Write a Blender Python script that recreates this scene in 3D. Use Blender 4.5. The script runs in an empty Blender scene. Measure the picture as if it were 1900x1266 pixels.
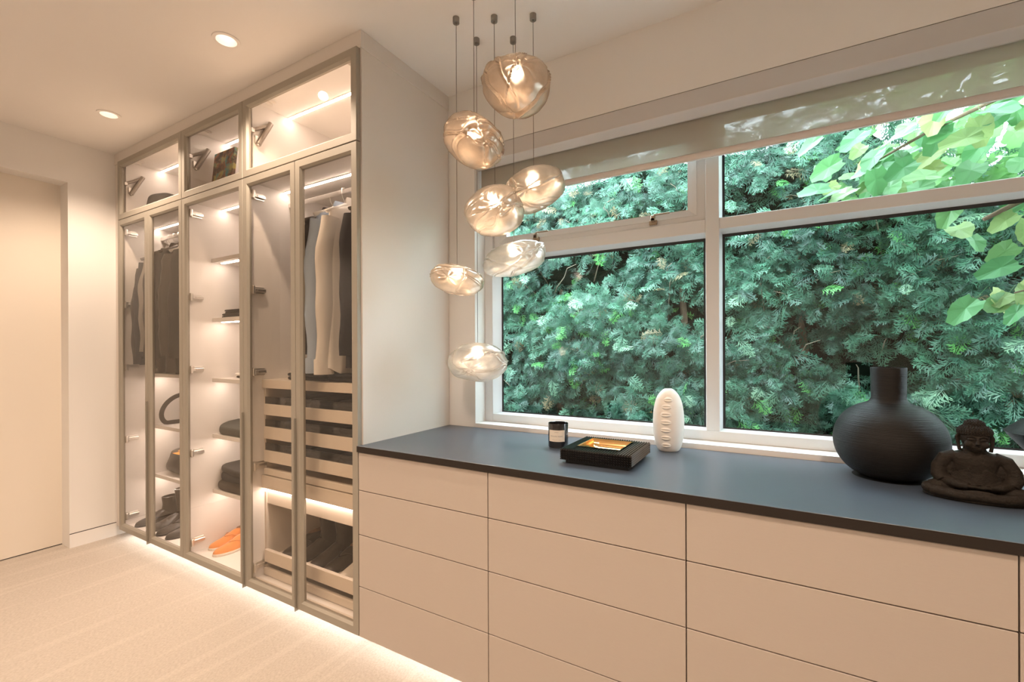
import bpy, bmesh, math, random
import numpy as np
from mathutils import Vector, Matrix, noise
rnd = random.Random(7)
PI = math.pi
SC = bpy.context.scene
COL = SC.collection

# ------------------------------------------------------------------ camera, world, lights, exposure
CAM_Z = 1.2068
cam_data = bpy.data.cameras.new('camera')
cam_data.sensor_width = 36.0
cam_data.lens = 845.71 * 36.0 / 1900.0
cam_data.shift_y = 17.62 / 1900.0
cam_data.clip_start = 0.02
cam = bpy.data.objects.new('camera', cam_data)
COL.objects.link(cam)
yaw, pitch, roll = math.radians(30.0594), math.radians(-0.0657), math.radians(-0.2365)
fw = Vector((-math.sin(yaw), math.cos(yaw), 0)); rt = Vector((math.cos(yaw), math.sin(yaw), 0)); up = Vector((0, 0, 1))
f2 = fw * math.cos(pitch) + up * math.sin(pitch); u2 = up * math.cos(pitch) - fw * math.sin(pitch)
r3 = rt * math.cos(roll) + u2 * math.sin(roll); u3 = u2 * math.cos(roll) - rt * math.sin(roll)
cam.matrix_world = Matrix(((r3.x, u3.x, -f2.x, 0), (r3.y, u3.y, -f2.y, 0), (r3.z, u3.z, -f2.z, CAM_Z), (0, 0, 0, 1)))
SC.camera = cam

SKY = 12.5
world = bpy.data.worlds.new('overcast_sky')
SC.world = world
world.use_nodes = True
bg = world.node_tree.nodes['Background']
bg.inputs['Color'].default_value = (0.75, 0.90, 1.0, 1)
bg.inputs['Strength'].default_value = SKY

SC.view_settings.view_transform = 'Standard'
SC.view_settings.look = 'None'
SC.view_settings.gamma = 1.0
SC.view_settings.use_curve_mapping = False
SC.view_settings.exposure = 0.80

WARM = (1.0, 0.77, 0.585)      # recessed and strip lamps
STRIP_C = (1.0, 0.81, 0.69)
DOWN_W = 39.0
STRIP_E = 22.0
TOE_E = 12.5
BULB_E = 30.0

def spot(name, loc, power, size=math.radians(132), blend=0.7, color=WARM, radius=0.04):
    l = bpy.data.lights.new(name, 'SPOT')
    l.energy = power; l.color = color; l.spot_size = size; l.spot_blend = blend; l.shadow_soft_size = radius
    o = bpy.data.objects.new(name, l); o.location = loc
    COL.objects.link(o)
    return o

# the same recessed lamps go on over the rest of the room, behind the camera
for sx, sy in ((-0.80, 1.05 - 0.55), (0.45, 0.35), (-3.14, -0.55), (-1.97, -0.55), (-0.80, -0.9), (0.45, -0.9)):
    spot('downlight_light', (sx, sy, 2.48), DOWN_W)

# ------------------------------------------------------------------ materials
def new_mat(name):
    m = bpy.data.materials.new(name); m.use_nodes = True
    nt = m.node_tree; nt.nodes.clear()
    out = nt.nodes.new('ShaderNodeOutputMaterial')
    return m, nt, out

def lerp_node(nt, fac, a, b):
    mx = nt.nodes.new('ShaderNodeMix'); mx.data_type = 'RGBA'
    if isinstance(fac, (int, float)): mx.inputs[0].default_value = fac
    else: nt.links.new(fac, mx.inputs[0])
    for i, c in ((6, a), (7, b)):
        if isinstance(c, (tuple, list)): mx.inputs[i].default_value = (*c[:3], 1)
        else: nt.links.new(c, mx.inputs[i])
    return mx.outputs[2]

def tex_noise(nt, scale, stretch=(1, 1, 1), detail=4, rough=0.55, rot=0.0, kind='Object'):
    tc = nt.nodes.new('ShaderNodeTexCoord')
    mp = nt.nodes.new('ShaderNodeMapping')
    mp.inputs['Scale'].default_value = stretch; mp.inputs['Rotation'].default_value = (0, 0, rot)
    nt.links.new(tc.outputs[kind], mp.inputs['Vector'])
    n = nt.nodes.new('ShaderNodeTexNoise')
    n.inputs['Scale'].default_value = scale; n.inputs['Detail'].default_value = detail; n.inputs['Roughness'].default_value = rough
    nt.links.new(mp.outputs[0], n.inputs['Vector'])
    return n.outputs['Fac']

def pbr(name, col, rough=0.5, metal=0.0, spec=0.5, var=None, bump=None, coat=0.0, sheen=0.0, trans=0.0, emit=None):
    """var = (scale, amount, stretch); bump = (scale, strength, stretch)"""
    m, nt, out = new_mat(name)
    b = nt.nodes.new('ShaderNodeBsdfPrincipled')
    b.inputs['Roughness'].default_value = rough; b.inputs['Metallic'].default_value = metal
    b.inputs['Specular IOR Level'].default_value = spec
    b.inputs['Coat Weight'].default_value = coat
    b.inputs['Sheen Weight'].default_value = sheen
    b.inputs['Transmission Weight'].default_value = trans
    if var:
        f = tex_noise(nt, var[0], var[2] if len(var) > 2 else (1, 1, 1))
        a = tuple(max(0, c * (1 - var[1])) for c in col); c2 = tuple(min(1, c * (1 + var[1])) for c in col)
        nt.links.new(lerp_node(nt, f, a, c2), b.inputs['Base Color'])
    else:
        b.inputs['Base Color'].default_value = (*col, 1)
    if bump:
        f = tex_noise(nt, bump[0], bump[2] if len(bump) > 2 else (1, 1, 1))
        bn = nt.nodes.new('ShaderNodeBump'); bn.inputs['Strength'].default_value = bump[1]
        bn.inputs['Distance'].default_value = 0.01
        nt.links.new(f, bn.inputs['Height']); nt.links.new(bn.outputs[0], b.inputs['Normal'])
    if emit:
        b.inputs['Emission Color'].default_value = (*emit[0], 1); b.inputs['Emission Strength'].default_value = emit[1]
    nt.links.new(b.outputs[0], out.inputs[0])
    return m

def emission(name, col, strength):
    m, nt, out = new_mat(name)
    e = nt.nodes.new('ShaderNodeEmission'); e.inputs[0].default_value = (*col, 1); e.inputs[1].default_value = strength
    nt.links.new(e.outputs[0], out.inputs[0])
    return m

def glass(name, tint=(0.97, 0.99, 0.98), refl=1.0, ior=1.5):
    m, nt, out = new_mat(name)
    t = nt.nodes.new('ShaderNodeBsdfTransparent'); t.inputs[0].default_value = (*tint, 1)
    g = nt.nodes.new('ShaderNodeBsdfGlossy'); g.inputs['Roughness'].default_value = 0.0
    g.inputs['Color'].default_value = (refl, refl, refl, 1)
    fr = nt.nodes.new('ShaderNodeFresnel')
    ge = nt.nodes.new('ShaderNodeNewGeometry'); mi = nt.nodes.new('ShaderNodeMix')   # same reflectance from both faces of the thin sheet
    mi.inputs[2].default_value = ior; mi.inputs[3].default_value = 1.0 / ior
    nt.links.new(ge.outputs['Backfacing'], mi.inputs[0]); nt.links.new(mi.outputs[0], fr.inputs[0])
    mx = nt.nodes.new('ShaderNodeMixShader')
    nt.links.new(fr.outputs[0], mx.inputs[0]); nt.links.new(t.outputs[0], mx.inputs[1]); nt.links.new(g.outputs[0], mx.inputs[2])
    nt.links.new(mx.outputs[0], out.inputs[0])
    return m

M = {}
M['wall'] = pbr('wall_paint', (0.79, 0.765, 0.735), 0.7, spec=0.25, bump=(180, 0.02))
M['ceiling'] = pbr('ceiling_paint', (0.81, 0.775, 0.74), 0.8, spec=0.2)
M['door'] = pbr('door_paint', (0.78, 0.71, 0.62), 0.55, spec=0.3)
M['gap_shade_and_wick'] = pbr('gap_shade_and_wick', (0.03, 0.025, 0.02), 0.9)  # near-black that paints the shade in gaps; also colours the wick
M['white_lam'] = pbr('white_laminate', (0.84, 0.81, 0.785), 0.45, spec=0.35)
M['front_lam'] = pbr('drawer_laminate', (0.48, 0.415, 0.365), 0.5, spec=0.35, var=(60, 0.035, (1, 1, 14)), bump=(120, 0.05, (1, 1, 12)))
M['panel_lam'] = pbr('panel_laminate', (0.70, 0.65, 0.60), 0.5, spec=0.35, var=(60, 0.03, (12, 12, 1)))
M['champagne'] = pbr('champagne_aluminium', (0.34, 0.31, 0.26), 0.45, metal=0.25, spec=0.5)
M['counter'] = pbr('counter_painted_sheen', (0.060, 0.076, 0.102), 0.34, spec=1.0, var=(30, 0.18, (1, 14, 1)), bump=(90, 0.06, (1, 10, 1)))  # bluish lift in the base colour paints the window's reflection
M['counter_edge'] = pbr('counter_plain_edge', (0.022, 0.016, 0.013), 0.5, spec=0.3)  # the counter's own dark colour, without the painted reflection
M['chrome'] = pbr('nickel_plate', (0.80, 0.77, 0.73), 0.30, metal=1.0)
M['strut'] = pbr('brushed_strut_metal', (0.46, 0.42, 0.38), 0.3, metal=1.0)
M['nickel'] = pbr('dark_nickel', (0.30, 0.28, 0.25), 0.4, metal=0.9)
M['cord'] = pbr('pendant_cord', (0.20, 0.17, 0.14), 0.5)
M['drawer_in'] = pbr('drawer_laminate_inner', (0.74, 0.66, 0.57), 0.5, spec=0.35, var=(60, 0.04, (1, 14, 14)))
M['smoke'] = glass('smoked_glass', (0.45, 0.42, 0.40))
M['door_glass'] = glass('cabinet_glass', (0.95, 0.93, 0.90), refl=0.5)
M['window_glass'] = glass('window_glass', (0.97, 0.99, 0.98), refl=0.45)
M['strip'] = emission('strip_diffuser', STRIP_C, STRIP_E)
M['toe_strip'] = emission('toe_strip_diffuser', (1.0, 0.94, 0.87), TOE_E)
M['win_frame'] = pbr('window_aluminium', (0.72, 0.73, 0.74), 0.4, spec=0.5)
M['seal'] = pbr('black_rubber_seal', (0.015, 0.017, 0.02), 0.5)
M['fascia'] = pbr('fascia_aluminium', (0.58, 0.56, 0.55), 0.42, metal=0.3)
M['brass'] = pbr('latch_bronze', (0.40, 0.33, 0.25), 0.4, metal=0.8)
M['hem'] = pbr('hem_bar', (0.70, 0.64, 0.60), 0.5)

def blind_mat():
    m, nt, out = new_mat('sheer_blind_weave')
    d = nt.nodes.new('ShaderNodeBsdfDiffuse'); d.inputs[0].default_value = (0.55, 0.50, 0.43, 1)
    tl = nt.nodes.new('ShaderNodeBsdfTranslucent'); tl.inputs[0].default_value = (0.55, 0.50, 0.43, 1)
    t = nt.nodes.new('ShaderNodeBsdfTransparent')
    a = nt.nodes.new('ShaderNodeMixShader'); a.inputs[0].default_value = 0.35
    nt.links.new(d.outputs[0], a.inputs[1]); nt.links.new(tl.outputs[0], a.inputs[2])
    b = nt.nodes.new('ShaderNodeMixShader'); b.inputs[0].default_value = 0.17
    nt.links.new(a.outputs[0], b.inputs[1]); nt.links.new(t.outputs[0], b.inputs[2])
    nt.links.new(b.outputs[0], out.inputs[0])
    return m
M['blind'] = blind_mat()

def carpet_mat():
    m, nt, out = new_mat('looped_carpet')
    b = nt.nodes.new('ShaderNodeBsdfPrincipled')
    b.inputs['Roughness'].default_value = 0.95; b.inputs['Specular IOR Level'].default_value = 0.1
    rot = math.radians(-15)
    streak = tex_noise(nt, 9.0, (1.6, 0.12, 1), detail=5, rough=0.6, rot=-rot)
    fine = tex_noise(nt, 160.0, (1, 0.6, 1), detail=2, rot=-rot)
    line = tex_noise(nt, 16.0, (1.3, 0.05, 1), detail=1, rot=-rot)
    rp = nt.nodes.new('ShaderNodeValToRGB'); rp.color_ramp.elements[0].position = 0.58; rp.color_ramp.elements[1].position = 0.66
    nt.links.new(line, rp.inputs[0])
    c1 = lerp_node(nt, streak, (0.48, 0.42, 0.355), (0.54, 0.475, 0.405))
    c2 = lerp_node(nt, fine, (0.27, 0.235, 0.20), (0.58, 0.52, 0.46))
    c3 = lerp_node(nt, 0.7, c1, c2)
    mf = nt.nodes.new('ShaderNodeMath'); mf.operation = 'MULTIPLY'; mf.inputs[1].default_value = 0.13
    nt.links.new(rp.outputs[0], mf.inputs[0])
    c4 = lerp_node(nt, mf.outputs[0], c3, (0.66, 0.60, 0.53))
    nt.links.new(c4, b.inputs['Base Color'])
    bn = nt.nodes.new('ShaderNodeBump'); bn.inputs['Strength'].default_value = 0.5; bn.inputs['Distance'].default_value = 0.004
    nt.links.new(fine, bn.inputs['Height']); nt.links.new(bn.outputs[0], b.inputs['Normal'])
    nt.links.new(b.outputs[0], out.inputs[0])
    return m
M['carpet'] = carpet_mat()

# ------------------------------------------------------------------ mesh helpers
def wloc(o):
    v = Vector((0, 0, 0))
    while o is not None:
        v += o.location; o = o.parent
    return v

class MB:
    def __init__(self): self.v = []; self.f = []
    def add(self, vs, fs):
        n = len(self.v); self.v += [tuple(p) for p in vs]; self.f += [tuple(i + n for i in f) for f in fs]; return self
    def box(self, x0, x1, y0, y1, z0, z1, b=0.0):
        if b <= 0:
            return self.add([(x0, y0, z0), (x1, y0, z0), (x1, y1, z0), (x0, y1, z0), (x0, y0, z1), (x1, y0, z1), (x1, y1, z1), (x0, y1, z1)],
                            [(0, 3, 2, 1), (4, 5, 6, 7), (0, 1, 5, 4), (1, 2, 6, 5), (2, 3, 7, 6), (3, 0, 4, 7)])
        b = min(b, (x1 - x0) / 2.01, (y1 - y0) / 2.01, (z1 - z0) / 2.01)
        X = (x0, x1); Y = (y0, y1); Z = (z0, z1); vs = []; idx = {}
        for i in (0, 1):
            for j in (0, 1):
                for k in (0, 1):
                    sx, sy, sz = (b, -b)[i], (b, -b)[j], (b, -b)[k]
                    idx[i, j, k, 'x'] = len(vs); vs.append((X[i], Y[j] + sy, Z[k] + sz))
                    idx[i, j, k, 'y'] = len(vs); vs.append((X[i] + sx, Y[j], Z[k] + sz))
                    idx[i, j, k, 'z'] = len(vs); vs.append((X[i] + sx, Y[j] + sy, Z[k]))
        fs = []
        q = ((0, 0), (0, 1), (1, 1), (1, 0))
        for a in (0, 1):
            fs.append([idx[a, p, r, 'x'] for p, r in q]); fs.append([idx[p, a, r, 'y'] for p, r in q]); fs.append([idx[p, r, a, 'z'] for p, r in q])
        for a, c in q:
            fs.append([idx[0, a, c, 'y'], idx[1, a, c, 'y'], idx[1, a, c, 'z'], idx[0, a, c, 'z']])
            fs.append([idx[a, 0, c, 'x'], idx[a, 1, c, 'x'], idx[a, 1, c, 'z'], idx[a, 0, c, 'z']])
            fs.append([idx[a, c, 0, 'x'], idx[a, c, 1, 'x'], idx[a, c, 1, 'y'], idx[a, c, 0, 'y']])
        for i in (0, 1):
            for j in (0, 1):
                for k in (0, 1): fs.append([idx[i, j, k, c] for c in 'xyz'])
        return self.add(vs, fs)
    def loft(self, rings, cap0=True, cap1=True):
        n = len(rings[0]); vs = [p for r in rings for p in r]; fs = []
        for i in range(len(rings) - 1):
            for j in range(n):
                k = (j + 1) % n
                fs.append((i * n + j, i * n + k, (i + 1) * n + k, (i + 1) * n + j))
        if cap0: fs.append(tuple(range(n))[::-1])
        if cap1: fs.append(tuple(range((len(rings) - 1) * n, len(rings) * n)))
        return self.add(vs, fs)
    def lathe(self, prof, c=(0, 0, 0), n=32, cap0=True, cap1=True):
        return self.loft([[(c[0] + r * math.cos(2 * PI * j / n), c[1] + r * math.sin(2 * PI * j / n), c[2] + z) for j in range(n)] for r, z in prof], cap0, cap1)
    def tube(self, pts, rad, n=10, sq=None):
        pts = [Vector(p) for p in pts]; rings = []
        if not isinstance(rad, (list, tuple)): rad = [rad] * len(pts)
        ref = None
        for i, p in enumerate(pts):
            t = (pts[min(i + 1, len(pts) - 1)] - pts[max(i - 1, 0)]).normalized()
            if ref is None: ref = t.orthogonal().normalized()
            a = (ref - t * ref.dot(t)).normalized(); ref = a; b = t.cross(a)
            r = rad[i]; ra, rb = (r if isinstance(r, (tuple, list)) else (r, r))
            rings.append([p + a * (ra * math.cos(2 * PI * j / n)) + b * (rb * math.sin(2 * PI * j / n)) for j in range(n)])
        return self.loft(rings)
    def ellip(self, c, r, nu=20, nv=12, rot=None):
        rings = []
        for i in range(nv + 1):
            th = PI * (i + 0.02 * (i == 0) - 0.02 * (i == nv)) / nv
            ring = []
            for j in range(nu):
                ph = 2 * PI * j / nu
                p = Vector((r[0] * math.sin(th) * math.cos(ph), r[1] * math.sin(th) * math.sin(ph), r[2] * math.cos(th)))
                if rot is not None: p = rot @ p
                ring.append(p + Vector(c))
            rings.append(ring)
        return self.loft(rings)
    def build(self, name, mat, parent=None, smooth=False, angle=None):
        me = bpy.data.meshes.new(name)
        off = wloc(parent) if parent is not None else Vector((0, 0, 0))
        me.from_pydata([(p[0] - off.x, p[1] - off.y, p[2] - off.z) for p in self.v], [], self.f)
        bm = bmesh.new(); bm.from_mesh(me); bmesh.ops.recalc_face_normals(bm, faces=bm.faces); bm.to_mesh(me); bm.free()
        if smooth:
            for p in me.polygons: p.use_smooth = True
            if angle:
                me.set_sharp_from_angle(angle=math.radians(angle))
        me.materials.append(mat)
        o = bpy.data.objects.new(name, me); COL.objects.link(o)
        if parent is not None: o.parent = parent
        return o

def box(name, mat, dims, parent=None, b=0.0): return MB().box(*dims, b).build(name, mat, parent)

def thing(name, label, cat, loc=(0, 0, 0), group=None):
    o = bpy.data.objects.new(name, None); COL.objects.link(o); o.location = loc; o.empty_display_size = 0.05
    o['label'] = label; o['category'] = cat
    if group: o['group'] = group
    return o
def tag(o, label, cat, group=None):
    o['label'] = label; o['category'] = cat
    if group: o['group'] = group
    return o
def struct(o, label=None):
    o['kind'] = 'structure'
    if label: o['label'] = label
    return o
def stuff(o): o['kind'] = 'stuff'; return o

# ------------------------------------------------------------------ key dimensions (metres)
XL = -3.754; XR = 1.75; YN = -1.75
YD = 1.269; YC = 1.291; YW = 1.856; YB = 1.852
ZC = 2.5
A0, A1, B1, D1 = -3.662, -2.8445, -2.2507, -1.464   # cabinet sides
SEAM_A, SEAM_CD, XD = -3.2573, -1.8448, -1.4487
WX0, WX1, WZ0, WZ1 = -1.284, 1.30, 0.846, 2.165     # window opening
KT = 0.8264                                          # counter top

# ------------------------------------------------------------------ room shell
struct(box('floor', M['carpet'], (XL - 0.3, XR + 0.2, YN - 0.2, YW + 0.3, -0.12, 0.0)), 'beige looped carpet with faint woven streaks')
LAMPS = ((-1.971, 1.048), (-3.139, 1.052)); HR = .040; HS = .06
m = MB(); xa, xb, ya, yb = XL - 0.3, XR + 0.2, YN - 0.2, YW + 0.3
m.box(xa, xb, ya, 1.05 - HS, ZC, ZC + .15); m.box(xa, xb, 1.05 + HS, yb, ZC, ZC + .15)
xs = [xa]
for lx, ly in sorted(LAMPS): xs += [lx - HS, lx + HS]
xs.append(xb)
for i in (0, 2, 4): m.box(xs[i], xs[i + 1], 1.05 - HS, 1.05 + HS, ZC, ZC + .15)
for lx, ly in LAMPS:      # square plate round each hole
    inner, outer = [], []
    for j in range(48):
        a_ = 2 * PI * j / 48; c_, s_ = math.cos(a_), math.sin(a_); q = HS / max(abs(c_), abs(s_))
        inner.append((lx + HR * c_, ly + HR * s_)); outer.append((lx + q * c_, 1.05 + q * s_))
    m.loft([[(p[0], p[1], ZC) for p in outer], [(p[0], p[1], ZC) for p in inner], [(p[0], p[1], ZC + .15) for p in inner]], False, False)
struct(m.build('ceiling', M['ceiling']))
DY1, DZ1 = 1.057, 2.247
w = MB()
w.box(XL - 0.2, XL, DY1, YW, 0, ZC); w.box(XL - 0.2, XL, YN, DY1 - 0.93, 0, ZC); w.box(XL - 0.2, XL, DY1 - 0.93, DY1, DZ1, ZC)
struct(w.build('wall_left', M['wall']))
struct(box('wall_near', M['wall'], (XL - 0.2, XR + 0.2, YN - 0.15, YN, 0, ZC)))
struct(box('wall_right', M['wall'], (XR, XR + 0.15, YN, YW, 0, ZC)))
w = MB()
for y0, y1, zt in ((YW, 1.944, 2.20), (1.944, 2.12, WZ1)):
    w.box(XL - 0.2, WX0, y0, y1, 0, ZC); w.box(WX1, XR + 0.2, y0, y1, 0, ZC)
    w.box(WX0, WX1, y0, y1, 0, WZ0); w.box(WX0, WX1, y0, y1, zt, ZC)
struct(w.build('wall_far', M['wall']))
dr = struct(bpy.data.objects.new('door_1', None), 'plain painted flush door set deep in the left wall'); COL.objects.link(dr); dr.location = (XL - 0.14, 0.6, 0)
box('door_leaf', M['door'], (XL - 0.16, XL - 0.12, DY1 - 0.93, DY1, 0.006, DZ1), dr)
box('threshold_shade', M['gap_shade_and_wick'], (XL - 0.165, XL - 0.125, DY1 - 0.93, DY1, 0.0005, 0.006), dr)  # dark strip painting the shade under the door leaf
bb = struct(bpy.data.objects.new('baseboard_left', None)); COL.objects.link(bb); bb.location = (XL, 1.15, 0)
box('board', M['wall'], (XL, XL + 0.004, DY1, 1.286, 0.0, 0.083), bb)
box('gap_shadow_strip', M['gap_shade_and_wick'], (XL, XL + 0.0012, DY1, 1.286, 0.083, 0.0875), bb)  # dark strip painting the shadow line above the board

# ------------------------------------------------------------------ window
win = struct(bpy.data.objects.new('window_1', None), 'wide white aluminium window with a small opening vent above the left pane'); COL.objects.link(win); win.location = (0, 1.944, WZ0)
FY0, FY1, GY = 1.944, 2.03, 2.0
JX = -1.237; BZ = 0.886; HZ = 2.12; MX0, MX1 = -0.239, -0.189; RX = 1.253
f = MB()
f.box(WX0, JX, FY0, FY1, WZ0, WZ1, .002); f.box(RX, WX1, FY0, FY1, WZ0, WZ1, .002)
f.box(JX, RX, FY0, FY1, WZ0, BZ, .002); f.box(JX, RX, FY0, FY1, HZ, WZ1, .002)
f.build('window_frame', M['win_frame'], win)
box('mullion', M['win_frame'], (MX0, MX1, FY0 - .002, FY1, BZ, HZ), win, .002)
box('transom', M['win_frame'], (JX, MX0, FY0, FY1, 1.667, 1.720), win, .002)
box('transom', M['win_frame'], (MX1, RX, FY0, FY1, 1.675, 1.7195), win, .002)
def ring(mb, o, yo, i, yi):
    """sloping rectangular ring from rect o (x0,x1,z0,z1) at yo to rect i at yi"""
    vs = []
    for (x0, x1, z0, z1), y in ((o, yo), (i, yi)): vs += [(x0, y, z0), (x1, y, z0), (x1, y, z1), (x0, y, z1)]
    return mb.add(vs, [(k, (k + 1) % 4, 4 + (k + 1) % 4, 4 + k) for k in range(4)])
def inset(r, a, b, c, d): return (r[0] + a, r[1] - b, r[2] + c, r[3] - d)
def glazing(rect, bead):
    i1 = inset(rect, *bead); i2 = inset(i1, .009, .009, .006, .012)
    m = MB(); ring(m, rect, FY0 + .003, i1, GY - .004); m.build('glazing_bead', M['win_frame'], win)
    m = MB(); ring(m, i1, GY - .004, i2, GY - .002); m.build('seal', M['seal'], win)
    box('pane', M['window_glass'], (i1[0], i1[1], GY, GY + .006, i1[2], i1[3]), win)
glazing((JX, MX0, BZ, 1.667), (.022, .005, .004, .010))
glazing((MX1, RX, BZ, 1.675), (.006, .02, .004, .010))
glazing((MX1, RX, 1.7195, HZ), (.006, .02, .004, .006))
# opening vent
so = (JX + .002, MX0 - .002, 1.722, HZ - .002)
s1 = inset(so, .032, .032, .022, .03); s2 = inset(so, .068, .068, .052, .055)
m = MB(); ring(m, so, 1.990, so, 1.958); ring(m, so, 1.958, s1, 1.958); ring(m, s1, 1.958, s1, 1.954); ring(m, s1, 1.954, s2, 1.966); ring(m, s2, 1.966, s2, 2.0)
sash = m.build('vent_sash', M['win_frame'], win)
box('pane', M['window_glass'], (s2[0], s2[1], 1.985, 1.991, s2[2], s2[3]), win)
for lx in (-0.443, -0.992):
    m = MB(); m.box(lx - .016, lx + .016, 1.946, 1.957, 1.728, 1.748, .002); m.box(lx - .007, lx + .012, 1.930, 1.95, 1.738, 1.764, .003)
    m.box(lx + .004, lx + .070, 1.932, 1.940, 1.762, 1.769, .002); m.tube([(lx + .002, 1.93, 1.745), (lx + .002, 1.955, 1.745)], .008, 12)
    m.build('latch', M['brass'], win)

# ------------------------------------------------------------------ roller blind with its fascia
bl = thing('roller_blind', 'sheer beige roller blind part lowered behind a metal fascia above the window', 'blind', (0, 1.89, 2.19))
prof = [(1.853, 2.196), (1.853, 2.126), (1.856, 2.122), (1.862, 2.118), (1.882, 2.100), (1.888, 2.099), (1.892, 2.102), (1.892, 2.196)]
MB().loft([[(x, y, z) for y, z in prof] for x in (WX0 + .001, WX1 - .001)]).build('fascia', M['fascia'], bl, True, 30)
box('fascia_shade', M['gap_shade_and_wick'], (WX0 + .001, WX1 - .001, 1.859, 1.870, 2.1962, 2.1998), bl)  # dark strip painting the shade in the slot above the fascia
box('fabric', M['blind'], (WX0 + .012, WX1 - .012, 1.9000, 1.9006, 1.965, 2.19), bl)
MB().loft([[(x, 1.9 + .006 * math.cos(a), 1.959 + .0135 * math.sin(a)) for a in [2 * PI * k / 12 for k in range(12)]] for x in (WX0 + .012, WX1 - .012)]).build('hem_bar', M['hem'], bl, True)
box('hem_edge', M['win_frame'], (WX0 + .012, WX1 - .012, 1.897, 1.903, 1.9435, 1.9465), bl)

# ------------------------------------------------------------------ wardrobe
def door_frame(x0, x1, z0, z1, fwid=.040):
    o = (x0, x1, z0, z1); i = inset(o, fwid - .009, fwid - .009, fwid - .009, fwid - .009); g = inset(o, fwid, fwid, fwid, fwid)
    oc = inset(o, .0015, .0015, .0015, .0015)
    m = MB()
    ring(m, o, YD + .0015, oc, YD); ring(m, oc, YD, i, YD); ring(m, i, YD, g, YD + .009); ring(m, g, YD + .009, g, YD + .020)
    ring(m, o, YD + .0015, o, YD + .020); ring(m, o, YD + .020, g, YD + .020)
    return m, g
def add_door(cab, x0, x1, z0, z1, handle=None):
    m, g = door_frame(x0 + .0012, x1 - .0012, z0, z1)
    d = m.build('glass_door', M['champagne'], cab)
    box('pane', M['door_glass'], (g[0] - .004, g[1] + .004, YD + .011, YD + .015, g[2] - .004, g[3] + .004), d)
    if handle:
        h = MB().box(handle - .001, handle + .001, YD - .0095, YD + .018, .053, .908).box(handle - .001, handle + .0035, YD - .0095, YD - .008, .053, .908)
        h.build('handle', M['champagne'], d)
    return d
def hinge(cab, xs, z, s=1):
    m = MB()
    m.box(*sorted((xs, xs + s * .006)), YC + .024, YC + .072, z - .017, z + .017, .001)
    m.box(*sorted((xs + s * .005, xs + s * .019)), YC + .006, YC + .074, z - .0085, z + .0085, .002)
    m.tube([(xs + s * .014, YC + .012, z - .021), (xs + s * .014, YC + .012, z + .021)], .008, 10)
    m.box(*sorted((xs + s * .008, xs + s * .034)), YC - .002, YC + .009, z - .020, z + .020, .002)
    m.tube([(xs + s * .018, YC + .034, z), (xs + s * .0215, YC + .034, z)], .005, 10)
    return m.build('hinge', M['chrome'], cab)
def led(cab, x0, x1, y, z, wdt=.012):
    h = box('light_strip', M['white_lam'], (x0, x1, y - wdt * .8, y + wdt * .8, z - .003, z), cab)
    box('diffuser', M['strip'], (x0 + .004, x1 - .004, y - wdt * .55, y + wdt * .55, z - .0055, z - .003), h)
    return h
T = .018
def carcass(cab, x0, x1, z0, z1, y0=YC, bt=.020, tt=.012):
    box('side_panel', M['white_lam'], (x0 + .0004, x0 + T, y0, YB, z0, z1), cab)
    box('side_panel', M['white_lam'], (x1 - T, x1 - .0004, y0, YB, z0, z1), cab)
    box('bottom_panel', M['white_lam'], (x0 + T, x1 - T, y0, YB - .012, z0, z0 + bt), cab)
    box('top_panel', M['white_lam'], (x0 + T, x1 - T, y0, YB - .012, z1 - tt, z1), cab)
    box('back_panel', M['white_lam'], (x0 + T, x1 - T, YB - .012, YB, z0, z1), cab)
LZ0, LZ1 = .0616, 2.050
DZ0, DZ1b, UZ0, UZ1 = .0616, 2.0480, 2.0518, 2.4280
HINGE_Z = (1.975, 1.508, 1.104, .641, .144)
cabs = {}
spec = (('A', A0, A1, 'tall glass door wardrobe cabinet full of dark coats beside the left wall'),
        ('B', A1, B1, 'narrow glass door wardrobe cabinet with lit shelves and orange loafers on its floor'),
        ('C', B1, D1, 'tall glass door wardrobe cabinet with shirts above inner drawers next to the black counter'))
for k, x0, x1, lab in spec:
    c = thing('wardrobe_cabinet', lab, 'wardrobe', ((x0 + x1) / 2, 1.56, .0616)); cabs[k] = c
    carcass(c, x0, x1, LZ0, LZ1)
    for z in HINGE_Z: hinge(c, x0 + T, z)
    led(c, x0 + T + .004, x1 - T - .004, 1.477, LZ1 - .012)
    # recessed plinth and its light
    box('plinth', M['white_lam'], (x0 + .001, x1 - .001, 1.40, 1.415, 0.0, .0612), c)
    t = box('toe_light', M['white_lam'], (x0 + .002, x1 - .002, 1.318, 1.336, .0585, .0614), c)
    box('diffuser', M['toe_strip'], (x0 + .004, x1 - .004, 1.321, 1.333, .0565, .0584), t)
add_door(cabs['A'], A0, SEAM_A, DZ0, DZ1b); add_door(cabs['A'], SEAM_A, A1, DZ0, DZ1b, SEAM_A)
add_door(cabs['B'], A1, B1, DZ0, DZ1b, B1)
add_door(cabs['C'], B1, SEAM_CD, DZ0, DZ1b, SEAM_CD); add_door(cabs['C'], SEAM_CD, XD, DZ0, DZ1b)
UP = (('A', A0, A1, 'upper lift-up glass cabinet at the far left with a dark cap inside'),
      ('B', A1, B1, 'upper lift-up glass cabinet in the middle with a small painting inside'),
      ('C', B1, D1, 'empty upper lift-up glass cabinet nearest the window'))
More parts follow.
